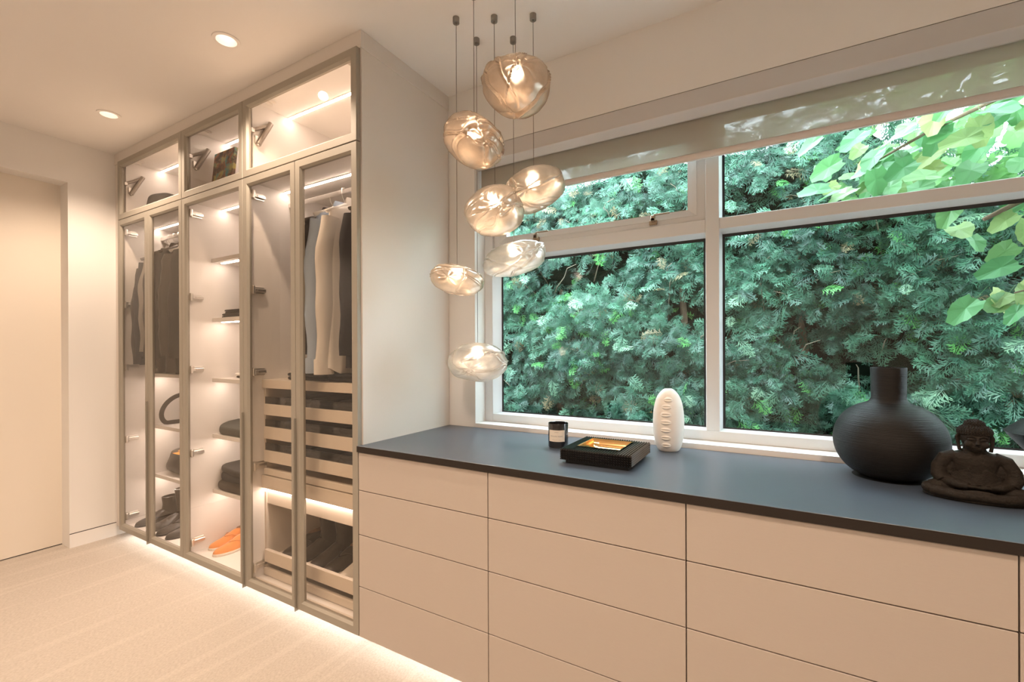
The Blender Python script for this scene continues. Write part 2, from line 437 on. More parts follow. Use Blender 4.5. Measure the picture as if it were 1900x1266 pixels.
for k, x0, x1, lab in UP:
    c = thing('upper_cabinet', lab, 'cabinet', ((x0 + x1) / 2, 1.56, 2.051)); cabs['U' + k] = c
    carcass(c, x0, x1, 2.0515, 2.456, y0=1.3075, bt=.018, tt=.016)
    add_door(c, x0, x1 if k != 'C' else XD, UZ0, UZ1)
    led(c, x0 + T + .004, x1 - T - .004, 1.505, 2.440)
    xs = x0 + T
    m = MB(); m.tube([(xs + .014, 1.330, 2.232), (xs + .014, 1.395, 2.362)], .0125, 14); m.tube([(xs + .014, 1.326, 2.225), (xs + .014, 1.331, 2.234)], .008, 10)
    m.box(xs, xs + .010, 1.318, 1.333, 2.235, 2.275, .001)
    m.build('gas_strut', M['strut'], c)
    m = MB(); m.tube([(xs + .010, 1.388, 2.350), (xs + .010, 1.300, 2.292)], .0085, 8); m.box(xs + .002, xs + .018, 1.293, 1.312, 2.282, 2.304, .002)
    m.build('strut_arm', M['strut'], c)
    for hx in (x0 + .10, x1 - .10):
        m = MB(); m.box(hx - .011, hx + .011, 1.310, 1.372, 2.428, 2.440, .001); m.box(hx - .006, hx + .006, 1.295, 1.36, 2.414, 2.428, .001); m.tube([(hx - .014, 1.315, 2.418), (hx + .014, 1.315, 2.418)], .006, 8)
        m.build('hinge', M['chrome'], c)
ep = box('end_panel', M['panel_lam'], (D1 + .0008, -1.4431, YC, YB, .0616, 2.4294)); tag(ep, 'tall plain end panel closing the wardrobe beside the counter', 'panel')
struct(box('trim_1', M['panel_lam'], (XL, A0 - .001, YC, YC + .02, .0616, 2.4294)), 'narrow filler strip between wardrobe and left wall')
crown = MB().box(XL, -1.4402, 1.2855, 1.3055, 2.4298, ZC, .001).box(-1.4602, -1.4402, 1.3055, YW, 2.4298, ZC, .001)
struct(crown.build('trim_2', M['panel_lam']), 'flat cornice above the wardrobe')

# inner shelves of the middle cabinet
cb = cabs['B']
for i, z in enumerate((1.742, 1.398, 1.050, .727, .409)):
    s = box('shelf', M['white_lam'], (A1 + T, B1 - T, 1.415, YB - .012, z - .022, z), cb, .0008)
    if True:
        box('light_strip', M['strip'], (A1 + T + .03, B1 - T - .03, 1.452, 1.466, z - .0255, z - .022), s)
ca = cabs['A']
for z in (1.058, .712, .382):
    s = box('shelf', M['white_lam'], (A0 + T, A1 - T, 1.452, YB - .012, z - .022, z), ca, .0008)
    box('light_strip', M['strip'], (A0 + T + .03, A1 - T - .03, 1.487, 1.501, z - .0255, z - .022), s)
def rail(cab, x0, x1, y, z, lit=False):
    r = box('hanging_rail', M['chrome'], (x0 + T, x1 - T, y - .007, y + .007, z - .012, z + .012), cab, .003)
RAIL_Z = 1.975; RAIL_Y = 1.505
rail(ca, A0, A1, RAIL_Y, RAIL_Z); rail(cabs['C'], B1, D1, RAIL_Y, RAIL_Z)

# inner drawer tower of the right cabinet
cc = cabs['C']; IX0, IX1 = B1 + T, D1 - T; FI = 1.35
box('drawer_top', M['drawer_in'], (IX0, IX1, FI, YB - .012, 1.022, 1.064), cc, .001)
for sx0, sx1 in ((IX0, IX0 + .014), (IX1 - .014, IX1)):
    box('side_rail', M['drawer_in'], (sx0, sx1, FI + .012, YB - .012, .525, 1.022), cc)
    box('side_rail', M['drawer_in'], (sx0, sx1, FI + .012, YB - .012, .083, .500), cc)
for i, (z0, z1, zn) in enumerate(((.888, .943, 1.022), (.770, .830, .888), (.655, .712, .770), (.591, .621, .655))):
    d = box('inner_drawer', M['drawer_in'], (IX0 + .015, IX1 - .015, FI, FI + .018, z0, z1), cc, .0015)
    if i < 3:
        box('glass_front', M['smoke'], (IX0 + .018, IX1 - .018, FI + .006, FI + .010, z1 - .002, z1 + .036), d)
    box('drawer_tray', M['drawer_in'], (IX0 + .016, IX1 - .016, FI + .018, YB - .03, z0 + .002, z0 + .014), d)
box('rail_panel', M['drawer_in'], (IX0, IX1, FI - .004, FI + .016, .522, .586), cc, .001)
led(cc, IX0 + .004, IX1 - .004, 1.362, .5215, .010)
box('deep_panel', M['drawer_in'], (IX0, IX1, FI + .018, FI + .034, .440, .5155), cc, .001)
box('divider', M['drawer_in'], (IX0 + .014, IX1 - .014, FI + .034, YB - .012, .500, .512), cc)
d = box('inner_drawer', M['drawer_in'], (IX0 + .015, IX1 - .015, FI, FI + .018, .154, .215), cc, .0015)
box('drawer_tray', M['drawer_in'], (IX0 + .016, IX1 - .016, FI + .018, YB - .03, .158, .170), d)
box('drawer_base', M['drawer_in'], (IX0, IX1, FI + .004, FI + .022, .083, .122), cc, .004)
box('floor_lip', M['drawer_in'], (IX0, IX1, YC + .012, YC + .022, .0818, .094), cc, .001)

# ------------------------------------------------------------------ dresser below the counter
UX = (-1.4467, -.8299, -.2067, .4116, 1.03)
ZD = (.8005, .6483, .4709, .2631, .0616)
LAB = ('drawer cabinet beside the wardrobe, narrowest front of the counter run',
       'drawer cabinet under the candle and tray, second from the wardrobe',
       'drawer cabinet under the black vase and statue, third from the wardrobe',
       'drawer cabinet at the far right end, only its edge in view')
for i in range(4):
    x0, x1 = UX[i], UX[i + 1]
    c = thing('drawer_cabinet', LAB[i], 'drawers', ((x0 + x1) / 2, 1.56, .0616), 'drawer cabinets under the counter')
    box('body', M['front_lam'], (max(x0, -1.4425) + .0006, x1 - .0006, YC + .001, YB, .0618, .8015), c)
    for j in range(4):
        box('drawer', M['front_lam'], (x0 + .0015, x1 - .0015, YD, YD + .019, ZD[j + 1] + .0015, ZD[j] - .0015), c, .0009)
    box('plinth', M['white_lam'], (x0 + .001, x1 - .001, 1.40, 1.415, 0, .0612), c)
    t = box('toe_light', M['white_lam'], (x0 + .002, x1 - .002, 1.318, 1.336, .0585, .0616), c)
    box('diffuser', M['toe_strip'], (x0 + .004, x1 - .004, 1.321, 1.333, .0565, .0584), t)
ct = thing('countertop', 'long dark charcoal countertop running under the window', 'countertop', (-.2, 1.56, .802))
MB().box(-1.4424, 1.04, 1.2632, YB + .003, .802, KT, .0008).box(-1.4487, -1.4430, 1.2632, 1.2885, .802, KT, .0008).build('worktop', M['counter'], ct)
box('plain_edge', M['counter_edge'], (-1.4487, 1.04, 1.262, 1.2631, .802, KT - .0008), ct)  # added strip that keeps the painted reflection off the front edge

# ------------------------------------------------------------------ recessed ceiling lamps
M['lens'] = emission('lamp_lens', (1.0, 0.86, 0.70), 12.0)
M['reflector'] = pbr('lamp_reflector', (0.80, 0.77, 0.74), 0.35, metal=0.5)
for (x, y), lab in (((-1.971, 1.048), 'round recessed ceiling lamp nearer the camera'), ((-3.139, 1.052), 'round recessed ceiling lamp nearer the left wall')):
    t = thing('recessed_lamp', lab, 'lamp', (x, y, ZC))
    m = MB(); n = 40
    P = lambda r, z: [(x + r * math.cos(2 * PI * j / n), y + r * math.sin(2 * PI * j / n), ZC + z) for j in range(n)]
    m.loft([P(.052, -.0004), P(.051, -.004), P(.039, -.005), P(.0385, -.0004)], False, False)
    m.build('trim_ring', M['ceiling'], t, True, 40)
    m = MB(); m.loft([P(.0384, -.0045), P(.0385, .004), P(.034, .030), P(.026, .062), P(.022, .064)], False, False); m.build('reflector', M['reflector'], t, True)
    m = MB(); m.loft([P(.0222, .0635), P(.001, .0635)], False, False); m.build('lens', M['lens'], t)
    s = spot('lamp_light', (0, 0, -.008), DOWN_W, radius=.02); s.parent = t

# ------------------------------------------------------------------ pendant lamps
def shell_mat(name, col, clear, gloss):
    m, nt, out = new_mat(name)
    f = tex_noise(nt, 26, (1, 1, 1), 6, 0.65)
    c = lerp_node(nt, f, tuple(v * 0.75 for v in col), tuple(min(1, v * 1.15) for v in col))
    tl = nt.nodes.new('ShaderNodeBsdfTranslucent'); nt.links.new(c, tl.inputs[0])
    df = nt.nodes.new('ShaderNodeBsdfDiffuse'); nt.links.new(c, df.inputs[0])
    gl = nt.nodes.new('ShaderNodeBsdfGlossy'); gl.inputs['Roughness'].default_value = 0.22; nt.links.new(c, gl.inputs[0])
    rf = nt.nodes.new('ShaderNodeBsdfRefraction'); rf.inputs['IOR'].default_value = 1.28; rf.inputs['Roughness'].default_value = 0.55; nt.links.new(c, rf.inputs[0])
    tr = nt.nodes.new('ShaderNodeBsdfTransparent'); tr.inputs[0].default_value = (0.90, 0.88, 0.85, 1)
    def mix(fac, a, b):
        x = nt.nodes.new('ShaderNodeMixShader')
        if isinstance(fac, (int, float)): x.inputs[0].default_value = fac
        else: nt.links.new(fac, x.inputs[0])
        nt.links.new(a.outputs[0], x.inputs[1]); nt.links.new(b.outputs[0], x.inputs[2]); return x
    lw = nt.nodes.new('ShaderNodeLayerWeight'); lw.inputs[0].default_value = 0.45
    mr = nt.nodes.new('ShaderNodeMapRange'); mr.inputs[3].default_value = gloss; mr.inputs[4].default_value = min(.9, gloss + .35)
    nt.links.new(lw.outputs['Facing'], mr.inputs[0])
    a = mix(0.55, mix(0.5, tl, df), rf)
    b = mix(mr.outputs[0], a, gl)
    x = mix(clear, b, tr)
    bn = nt.nodes.new('ShaderNodeBump'); bn.inputs['Strength'].default_value = 0.25; bn.inputs['Distance'].default_value = 0.01
    nt.links.new(f, bn.inputs['Height'])
    for nd in (tl, df, gl): nt.links.new(bn.outputs[0], nd.inputs['Normal'])
    nt.links.new(x.outputs[0], out.inputs[0])
    return m
M['shade_warm'] = shell_mat('bronzed_blown_glass', (0.68, 0.57, 0.47), 0.0, 0.46)
M['shade_mid'] = shell_mat('champagne_blown_glass', (0.70, 0.62, 0.54), 0.0, 0.44)
M['shade_clear'] = shell_mat('silvery_blown_glass', (0.78, 0.75, 0.71), 0.20, 0.32)
M['bulb'] = emission('bulb_glow', (1.0, 0.80, 0.60), BULB_E)
CR = Vector((math.cos(yaw), math.sin(yaw), 0)); CF = Vector((-math.sin(yaw), math.cos(yaw), 0))
def blob(center, a, b, c, tilt, seed, point):
    bm = bmesh.new(); bmesh.ops.create_icosphere(bm, subdivisions=6, radius=1.0)
    r = random.Random(seed); so_ = Vector((r.uniform(-9, 9), r.uniform(-9, 9), r.uniform(-9, 9)))
    creases = []
    for q in range(5):
        nrm = Vector((r.uniform(-1, 1), r.uniform(-.6, .6), r.uniform(-1, 1))).normalized()
        creases.append((nrm, r.uniform(-.45, .45), r.uniform(.020, .045), r.uniform(.06, .115), Vector((r.uniform(-1, 1), -1.0, r.uniform(-.8, .8))).normalized(), r.uniform(.2, .5)))
    pinch = Vector((r.uniform(-.4, .5), -1.0, r.uniform(-.5, .2))).normalized()
    rot = Matrix.Rotation(-tilt, 3, 'Y')
    for vt in bm.verts:
        p = vt.co.normalized()
        k_ = 1.0 + 0.085 * noise.noise(p * 1.3 + so_) + 0.022 * noise.noise(p * 3.1 + so_)
        wv = 0.22 * noise.noise(p * 1.7 + so_ * 1.3)
        for nrm, off, wd, dp, cdir, spread in creases:
            d = p.dot(nrm) - off + wv
            win_ = max(0.0, min(1.0, (p.dot(cdir) - spread + .5) * 1.6))
            g = math.exp(-(d / wd) ** 2)
            k_ -= dp * g * win_
            k_ += 0.5 * dp * math.exp(-((d - 2.0 * wd) / (1.2 * wd)) ** 2) * win_
        q = p - pinch * p.dot(pinch); dist = math.acos(max(-1, min(1, p.dot(pinch))))
        az = math.atan2(q.z, q.x)
        k_ += 0.042 * math.sin(az * 7 + 3 * noise.noise(p * 2 + so_)) * math.exp(-((dist - .28) / .25) ** 2)
        k_ -= 0.07 * math.exp(-(dist / .13) ** 2)
        e = Vector((p.x * a * (1 - point * p.x * 0.0), p.y * c, p.z * b * (1 + point * p.x)))
        e = rot @ (e * k_)
        vt.co = Vector(center) + CR * e.x + CF * e.y + Vector((0, 0, e.z))
    mb = MB(); mb.v = [tuple(v.co) for v in bm.verts]; mb.f = [tuple(v.index for v in f_.verts) for f_ in bm.faces]; bm.free()
    return mb
PEND = (  # x, y, z, semi axes a b c, tilt, seed, point, mat, label
    (-.806, 1.426, 2.155, .124, .101, .110, -4, 3, .10, 'shade_warm', 'topmost wrinkled bronze glass pendant lamp, largest of the cluster'),
    (-.940, 1.358, 1.959, .116, .088, .100, -38, 11, -.08, 'shade_warm', 'wrinkled bronze glass pendant lamp at the upper left, tilted down to the right'),
    (-.806, 1.565, 1.840, .132, .084, .088, 20, 21, .06, 'shade_mid', 'wrinkled glass pendant lamp in front of the vent window, tilted up to the right'),
    (-.940, 1.497, 1.729, .113, .094, .090, 8, 31, .04, 'shade_mid', 'round wrinkled glass pendant lamp in the middle of the cluster'),
    (-.937, 1.639, 1.584, .136, .068, .090, 15, 44, .06, 'shade_clear', 'flat clear silvery glass pendant lamp just under the middle one'),
    (-1.072, 1.429, 1.480, .106, .057, .085, -13, 52, -.05, 'shade_mid', 'small flat glass pendant lamp hanging furthest left'),
    (-1.072, 1.568, 1.157, .126, .081, .100, 0, 63, .02, 'shade_clear', 'lowest clear glass pendant lamp close above the counter'))
for x, y, z, a, b, c, tilt, seed, pt, mt, lab in PEND:
    t = thing('pendant_lamp', lab, 'lamp', (x, y, ZC), 'cluster of blown glass pendant lamps')
    MB().lathe([(.0125, -.022), (.0128, -.021), (.0128, -.001), (.0128, 0)], (x, y, ZC), 20).lathe([(.004, -.026), (.004, -.022)], (x, y, ZC), 10).build('ceiling_cap', M['nickel'], t, True, 40)
    MB().tube([(x, y, ZC - .024), (x, y, z + b * .6)], .0012, 6).build('cord', M['cord'], t, True)
    ctr = Vector((x, y, z)) + CF * {31: -.045, 21: .040}.get(seed, 0.0)      # two neighbours hang clear of each other in depth
    blob(tuple(ctr), a, b, c, math.radians(tilt), seed, pt).build('shade', M[mt], t, True)
    bz = z + b * .38
    MB().ellip((ctr.x, ctr.y, bz), (.016, .016, .016), 12, 8).build('bulb', M['bulb'], t, True)

# ------------------------------------------------------------------ things on the counter
# candle
t = thing('candle_jar', 'black glass candle jar with a cream paper label on the counter', 'candle', (-.741, 1.640, KT))
cx, cy = -.741, 1.640; CRD = .039; CH = .094
M['black_glass'] = pbr('black_glass', (0.012, 0.012, 0.013), 0.06, spec=0.6, coat=0.5)
MB().lathe([(.034, 0), (.037, .001), (CRD, .005), (CRD, CH - .001), (CRD - .0008, CH), (CRD - .0025, CH - .001), (CRD - .003, CH - .02), (.001, CH - .021)], (cx, cy, KT), 48).build('jar', M['black_glass'], t, True, 40)
MB().lathe([(CRD - .004, CH - .0205), (.002, CH - .0195)], (cx, cy, KT), 32).build('wax', pbr('dark_wax', (.05, .05, .055), .5), t, True)
MB().tube([(cx, cy, KT + CH - .02), (cx + .001, cy, KT + CH - .010)], .0008, 6).build('wick', M['gap_shade_and_wick'], t)
to_cam = math.atan2(-cy, -cx)
lc = to_cam - .18            # label turned a little to the left
M['label'] = pbr('label_paper', (.80, .72, .62), .8, spec=.2)
M['ink'] = pbr('label_ink', (.10, .085, .07), .8)
lw_ = .86
vs = []; n = 24
for i in range(n + 1):
    a_ = lc - lw_ + 2 * lw_ * i / n
    for z in (.026, .070): vs.append((cx + (CRD + .0003) * math.cos(a_), cy + (CRD + .0003) * math.sin(a_), KT + z))
lab_o = MB().add(vs, [(2 * i, 2 * i + 2, 2 * i + 3, 2 * i + 1) for i in range(n)]).build('paper_label', M['label'], t)
def wrapped_text(txt, size, z, parent):
    cu = bpy.data.curves.new('lettering', 'FONT'); cu.body = txt; cu.size = size; cu.align_x = 'CENTER'; cu.space_character = 1.25
    o = bpy.data.objects.new('lettering', cu); COL.objects.link(o)
    dg = bpy.context.evaluated_depsgraph_get(); me = bpy.data.meshes.new_from_object(o.evaluated_get(dg))
    bpy.data.objects.remove(o); off = wloc(parent)
    for v in me.vertices:
        a_ = lc + v.co.x / CRD; zz = v.co.y
        v.co = (cx + (CRD + .0006) * math.cos(a_) - off.x, cy + (CRD + .0006) * math.sin(a_) - off.y, KT + z + zz - off.z)
    me.materials.clear(); me.materials.append(M['ink']); me.name = 'lettering'
    o = bpy.data.objects.new('lettering', me); COL.objects.link(o); o.parent = parent
    return o
wrapped_text('BYREDO', .0034, .0610, lab_o); wrapped_text('PEYOTE POEM', .0062, .0445, lab_o); wrapped_text('FRAGRANCED CANDLE', .0026, .0315, lab_o)

# ribbed tray
TX0, TX1, TY0, TY1, TZ1 = -.628, -.388, 1.406, 1.648, .877
t = thing('ribbed_tray', 'black ribbed square tray with a sunken gold dish beside the candle', 'tray', ((TX0 + TX1) / 2, (TY0 + TY1) / 2, KT))
M['black_gloss'] = pbr('black_glazed_ceramic', (0.008, 0.007, 0.007), 0.2, spec=0.5)
M['gold'] = pbr('polished_gold', (0.95, 0.62, 0.28), 0.16, metal=1.0)
DX0, DX1, DY0_, DY1_ = TX0 + .036, TX1 - .052, TY0 + .056, TY1 - .030
m = MB(); ZB = KT + .012
m.box(TX0 + .014, TX1 - .014, TY0 + .014, TY1 - .014, KT, ZB + .001)
m.build('foot', M['black_gloss'], t)
m = MB(); m.box(TX0 + .002, TX1 - .002, TY0 + .002, TY1 - .002, ZB, ZB + .006)
for x0, x1, y0, y1 in ((TX0 + .002, DX0, TY0 + .002, TY1 - .002), (DX1, TX1 - .002, TY0 + .002, TY1 - .002), (DX0, DX1, TY0 + .002, DY0_), (DX0, DX1, DY1_, TY1 - .002)):
    m.box(x0, x1, y0, y1, ZB + .006, TZ1 - .0045)
tb = m.build('tray_body', M['black_gloss'], t)
# ribs along the top, ridges on the sides, studs on the front
NR = 28; rw = (TX1 - TX0) / NR
for i in range(NR):
    xa = TX0 + i * rw; xm = xa + rw / 2
    spans = [(TY0, TY1)] if xm < DX0 or xm > DX1 else [(TY0, DY0_), (DY1_, TY1)]
    for ya, yb in spans:
        MB().loft([[(xa, y, TZ1 - .0052), (xa + .22 * rw, y, TZ1 - .0016), (xm, y, TZ1), (xa + .78 * rw, y, TZ1 - .0016), (xa + rw, y, TZ1 - .0052)] for y in (ya, yb)]).build('rib', M['black_gloss'], t)
NS = 5; sh = (TZ1 - .003 - ZB) / NS
for i in range(NS):
    za = ZB + i * sh
    for xe, s in ((TX1 - .002, 1), (TX0 + .002, -1)):
        MB().loft([[(xe, y, za), (xe + s * .0036, y, za + sh * .5), (xe, y, za + sh)] for y in (TY0, TY1)]).build('side_rib', M['black_gloss'], t)
    MB().loft([[(x, TY1 - .002, za), (x, TY1 + .0002, za + sh * .5), (x, TY1 - .002, za + sh)] for x in (TX0, TX1)]).build('side_rib', M['black_gloss'], t)
m = MB()
for i in range(NR):
    for j in range(NS):
        xa, za = TX0 + i * rw, ZB + j * sh; y = TY0 + .002
        m.add([(xa, y, za), (xa + rw, y, za), (xa + rw, y, za + sh), (xa, y, za + sh), (xa + rw / 2, y - .0045, za + sh / 2)], [(0, 1, 4), (1, 2, 4), (2, 3, 4), (3, 0, 4)])
stuff(m.build('stud', M['black_gloss'], t))
# gold dish: rounded sunken basin
m = MB(); rings = []
for q, zd, ins in ((0, TZ1 + .0012, 0), (1, TZ1 + .0012, .003), (2, TZ1 - .010, .006), (3, TZ1 - .022, .014), (4, TZ1 - .029, .030), (5, TZ1 - .031, .055)):
    r_ = []
    x0, x1, y0, y1 = DX0 + ins, DX1 - ins, DY0_ + ins, DY1_ - ins
    for (ax, ay), (bx, by) in (((x0, y0), (x1, y0)), ((x1, y0), (x1, y1)), ((x1, y1), (x0, y1)), ((x0, y1), (x0, y0))):
        for s in range(6): r_.append((ax + (bx - ax) * s / 6, ay + (by - ay) * s / 6, zd))
    rings.append(r_)
m.loft(rings, False, True).build('gold_dish', M['gold'], t, True, 50)

# white vase with a column of lip shaped bumps
vx, vy = -.3515, 1.784
t = thing('white_vase', 'white matte oval vase with a column of lip shaped reliefs', 'vase', (vx, vy, KT))
M['bisque'] = pbr('matte_white_porcelain', (0.80, 0.75, 0.69), 0.5, spec=0.35)
VP = [(.030, 0), (.036, .001), (.043, .010), (.0495, .030), (.054, .062), (.0562, .105), (.0545, .145), (.050, .175), (.042, .200), (.031, .218), (.020, .228), (.0125, .2325), (.0095, .2325), (.0085, .225)]
def vr(z):
    for (r0, z0), (r1, z1) in zip(VP, VP[1:]):
        if z0 <= z <= z1 and z1 > z0: return r0 + (r1 - r0) * (z - z0) / (z1 - z0)
    return VP[-1][0]
m = MB(); rings = []; n = 220; zs = [.232 * i / 230 for i in range(231)]
la = math.atan2(-vy, -vx) - .18
lips = [(.026, 0), (.054, 0), (.083, 0), (.112, 0), (.140, 0), (.168, .04), (.194, .16)]
def sm(z):  # smoothed profile radius
    return sum(vr(min(.2324, max(0, z + dz))) for dz in (-.006, -.003, 0, .003, .006)) / 5 if .008 < z < .222 else vr(z)
for z in zs:
    r_ = []
    for j in range(n):
        an = 2 * PI * j / n; rr = sm(z)
        for lz, turn in lips:
            da = (an - la - turn + PI) % (2 * PI) - PI
            u = da * .05 / .0170; v_ = (z - lz) / .0098
            if abs(u) < 1.3 and abs(v_) < 1.6:
                half = max(0.0, 1 - u * u)
                v_ /= .30 + .70 * half; bump = half ** .7 * (math.exp(-((v_ - .42) / .42) ** 2) * .75 + math.exp(-((v_ + .45) / .46) ** 2)) - .75 * half * math.exp(-(v_ / .17) ** 2)
                rr += .0052 * bump
        r_.append((vx + rr * math.cos(an), vy + rr * math.sin(an), KT + z))
    rings.append(r_)
rings.append([(vx + .0085 * math.cos(2 * PI * j / n), vy + .0085 * math.sin(2 * PI * j / n), KT + .226) for j in range(n)])
m.loft(rings).build('vase_body', M['bisque'], t, True)

# big round black vase
bx_, by_ = .2886, 1.728
M['black_ribbed'] = pbr('black_combed_stoneware', (0.010, 0.0085, 0.0075), 0.5, spec=0.28, var=(14, .35, (1, 1, 26)), bump=(26, .35, (.25, .25, 26)))
t = thing('black_vase', 'large round black vase with a short straight neck on the counter', 'vase', (bx_, by_, KT))
prof = [(.088, 0)]
zc_, rh = .108, .117
a0 = math.asin(-.108 / rh)
for i in range(33):
    a_ = math.radians(-66) + (math.radians(72) + math.radians(66)) * i / 32
    r_ = .136 * math.cos(a_) ** .82; z_ = zc_ + rh * math.sin(a_)
    if z_ > .001: prof.append((r_, z_))
prof = [p for p in prof if p[0] > .0445 or p[1] < .1]
prof += [(.0445, .226), (.042, .232), (.0415, .245), (.0425, .300), (.0432, .322), (.0425, .324), (.0395, .324), (.0385, .318), (.0375, .24), (.02, .235)]
MB().lathe(prof, (bx_, by_, KT), 72).build('vase_body', M['black_ribbed'], t, True, 45)

# flying disc shaped vase at the right edge
ux, uy = .660, 1.676
t = thing('disc_vase', 'black disc shaped vase with a sharp rim at the right edge', 'vase', (ux, uy, KT))
prof = [(.055, 0), (.052, .004), (.040, .020), (.038, .040)]
for i in range(1, 11): s_ = i / 10; prof.append((.038 + .102 * s_, .058 + .104 * s_ ** 1.35))
for i in range(1, 12): s_ = i / 11; prof.append((.140 - .120 * s_, .162 + .072 * (1 - (1 - s_) ** 1.7)))
prof += [(.018, .238), (.018, .252), (.015, .252), (.015, .235)]
MB().lathe(prof, (ux, uy, KT), 64).build('vase_body', M['black_ribbed'], t, True, 50)

# ------------------------------------------------------------------ seated stone figure
sx, sy, SZ = .432, 1.572, .200
st = thing('seated_statue', 'dark stone statue of a seated meditating figure with curled hair', 'statue', (sx, sy, KT))
def figure():
    H = 1.0  # modelled in units of the total height, facing -Y
    m = MB()
    E_ = lambda c, r, rot=None: m.ellip(c, r, 24, 14, rot)
    m.lathe([(.40, 0), (.43, .012), (.43, .035), (.40, .05)], (0, .02, 0), 40)
    for q in range(len(m.v)): m.v[q] = (m.v[q][0] * 1.14, m.v[q][1] * .62, m.v[q][2])
    # crossed legs
    for s in (-1, 1):
        m.tube([(s * .14, .08, .13), (s * .28, -.03, .135), (s * .42, -.09, .115)], [(.12, .11), (.115, .10), (.088, .075)], 20)
        E_((s * .435, -.09, .112), (.082, .092, .070))
        m.tube([(s * .42, -.13, .10), (s * .20, -.22, .085), (-s * .02, -.235, .085)], [(.07, .06), (.062, .055), (.05, .045)], 16)
    E_((0, -.17, .095), (.21, .11, .055))
    # torso
    rings = []
    for z, rx, ry, yo in ((.08, .27, .19, .05), (.16, .245, .18, .05), (.26, .215, .16, .05), (.36, .215, .155, .045), (.46, .235, .15, .04), (.52, .255, .140, .04), (.57, .215, .12, .04), (.60, .13, .10, .035), (.63, .105, .10, .03), (.68, .10, .10, .02)):
        rings.append([(rx * math.copysign(abs(math.cos(q)) ** .9, math.cos(q)), yo + ry * math.sin(q), z) for q in [2 * PI * i / 28 for i in range(28)]])
    m.loft(rings)
    # arms with heavy sleeves, forearms meeting in the lap
    for s in (-1, 1):
        m.tube([(s * .165, .04, .53), (s * .265, .035, .485), (s * .320, .02, .37), (s * .330, -.01, .27), (s * .295, -.06, .21)], [(.075, .085), (.085, .10), (.085, .105), (.085, .10), (.075, .08)], 18)
        m.tube([(s * .28, -.05, .225), (s * .19, -.14, .205), (s * .09, -.185, .20)], [(.075, .07), (.06, .05), (.042, .032)], 16)
        m.tube([(s * .27, .02, .20), (s * .25, -.07, .165), (s * .20, -.13, .15)], [(.06, .06), (.06, .045), (.03, .02)], 12)
        # hands: palm and fingers laid over each other, thumb tips touching
        E_((s * .055, -.195, .198), (.05, .036, .020))
        for q in range(4):
            y0 = -.172 - q * .016
            m.tube([(s * .06, y0, .196 + .008 * (s < 0)), (s * .01, y0 - .006, .193 + .010 * (s < 0)), (-s * (.035 - .004 * abs(q - 1)), y0 - .004, .186 + .010 * (s < 0))], [.011, .0105, .009], 8)
        m.tube([(s * .06, -.175, .212), (s * .03, -.185, .228), (s * .004, -.190, .234)], [.013, .011, .009], 8)
    for s in (-1, 1): E_((s * .235, .05, .34), (.10, .10, .20)); E_((s * .24, .0, .21), (.09, .10, .08))
    # robe neckline and folds across the chest
    for q in range(9):
        hw = .085 + q * .020; zb = .325 - q * .0145; zt_ = .40 - q * .010; pts = []
        for i in range(15):
            u = -1 + 2 * i / 14; x = u * hw; z = zb + (zt_ - zb) * abs(u) ** 2.2
            rx = .225; y = .045 - .158 * math.sqrt(max(.02, 1 - (x / (rx + .05)) ** 2)) - .014 - .008 * q * (1 - abs(u)) * .5
            pts.append((x, y, z))
        m.tube(pts, .0105, 8)
    for s in (-1, 1):
        m.tube([(s * .085, -.088, .40), (s * .11, -.080, .48), (s * .115, -.045, .565), (s * .085, -.01, .63)], .0085, 8)
        for q in range(4):
            m.tube([(s * (.245 + q * .018), -.075 + q * .018, .235 + q * .012), (s * (.285 + q * .018), -.075 + q * .02, .285 + q * .018), (s * (.325 + q * .014), -.05 + q * .03, .315 + q * .022)], .0075, 8)
    # lap cloth with concentric folds
    for q in range(5):
        rr = .025 + q * .024
        m.tube([(rr * 1.25 * math.cos(a_), -.245 - .028 * (1 - q / 5), .112 + rr * .5 * math.sin(a_)) for a_ in [PI * (1.0 + i / 14) for i in range(15)]], .008, 8)
        m.tube([(rr * 1.25 * math.cos(a_), -.232 - .028 * (1 - q / 5), .118 + rr * .35 * math.sin(a_)) for a_ in [PI * i / 14 for i in range(15)]], .008, 8)
    # head
    hz = .775; hy = -.005
    E_((0, hy, hz), (.132, .140, .150)); E_((0, hy - .040, hz - .085), (.104, .105, .090)); E_((0, hy - .080, hz - .135), (.052, .050, .040))
    m.tube([(0, hy - .136, hz + .020), (0, hy - .158, hz - .035), (0, hy - .172, hz - .066)], [.012, .018, .028], 10)
    E_((0, hy - .140, hz - .102), (.042, .018, .010)); E_((0, hy - .136, hz - .120), (.034, .019, .011))
    for s in (-1, 1):
        m.tube([(s * .016, hy - .142, hz + .018), (s * .052, hy - .138, hz + .036), (s * .100, hy - .102, hz + .018)], .009, 8)
        E_((s * .054, hy - .122, hz - .006), (.034, .018, .013)); E_((s * .070, hy - .098, hz - .070), (.046, .046, .046))
        m.tube([(s * .140, hy + .012, hz + .040), (s * .158, hy + .016, hz + .0), (s * .152, hy + .004, hz - .09), (s * .138, hy - .004, hz - .165)], [(.028, .018), (.032, .020), (.020, .016), (.026, .018)], 10)
    E_((0, hy + .020, hz + .075), (.158, .160, .095)); E_((0, hy + .030, hz + .165), (.092, .094, .060))
    return m
fig = figure()
sc_ = SZ; ROT = Matrix.Rotation(math.radians(-6), 3, 'Z')
tmp = MB(); tmp.v = [tuple(ROT @ Vector((p[0] * sc_ , p[1] * sc_, p[2] * sc_)) + Vector((sx, sy, KT))) for p in fig.v]; tmp.f = fig.f
M['stone'] = pbr('dark_weathered_stone', (0.019, 0.014, 0.010), 0.7, spec=0.25, var=(60, .6), bump=(120, .35))
so = tmp.build('figure', M['stone'], st)
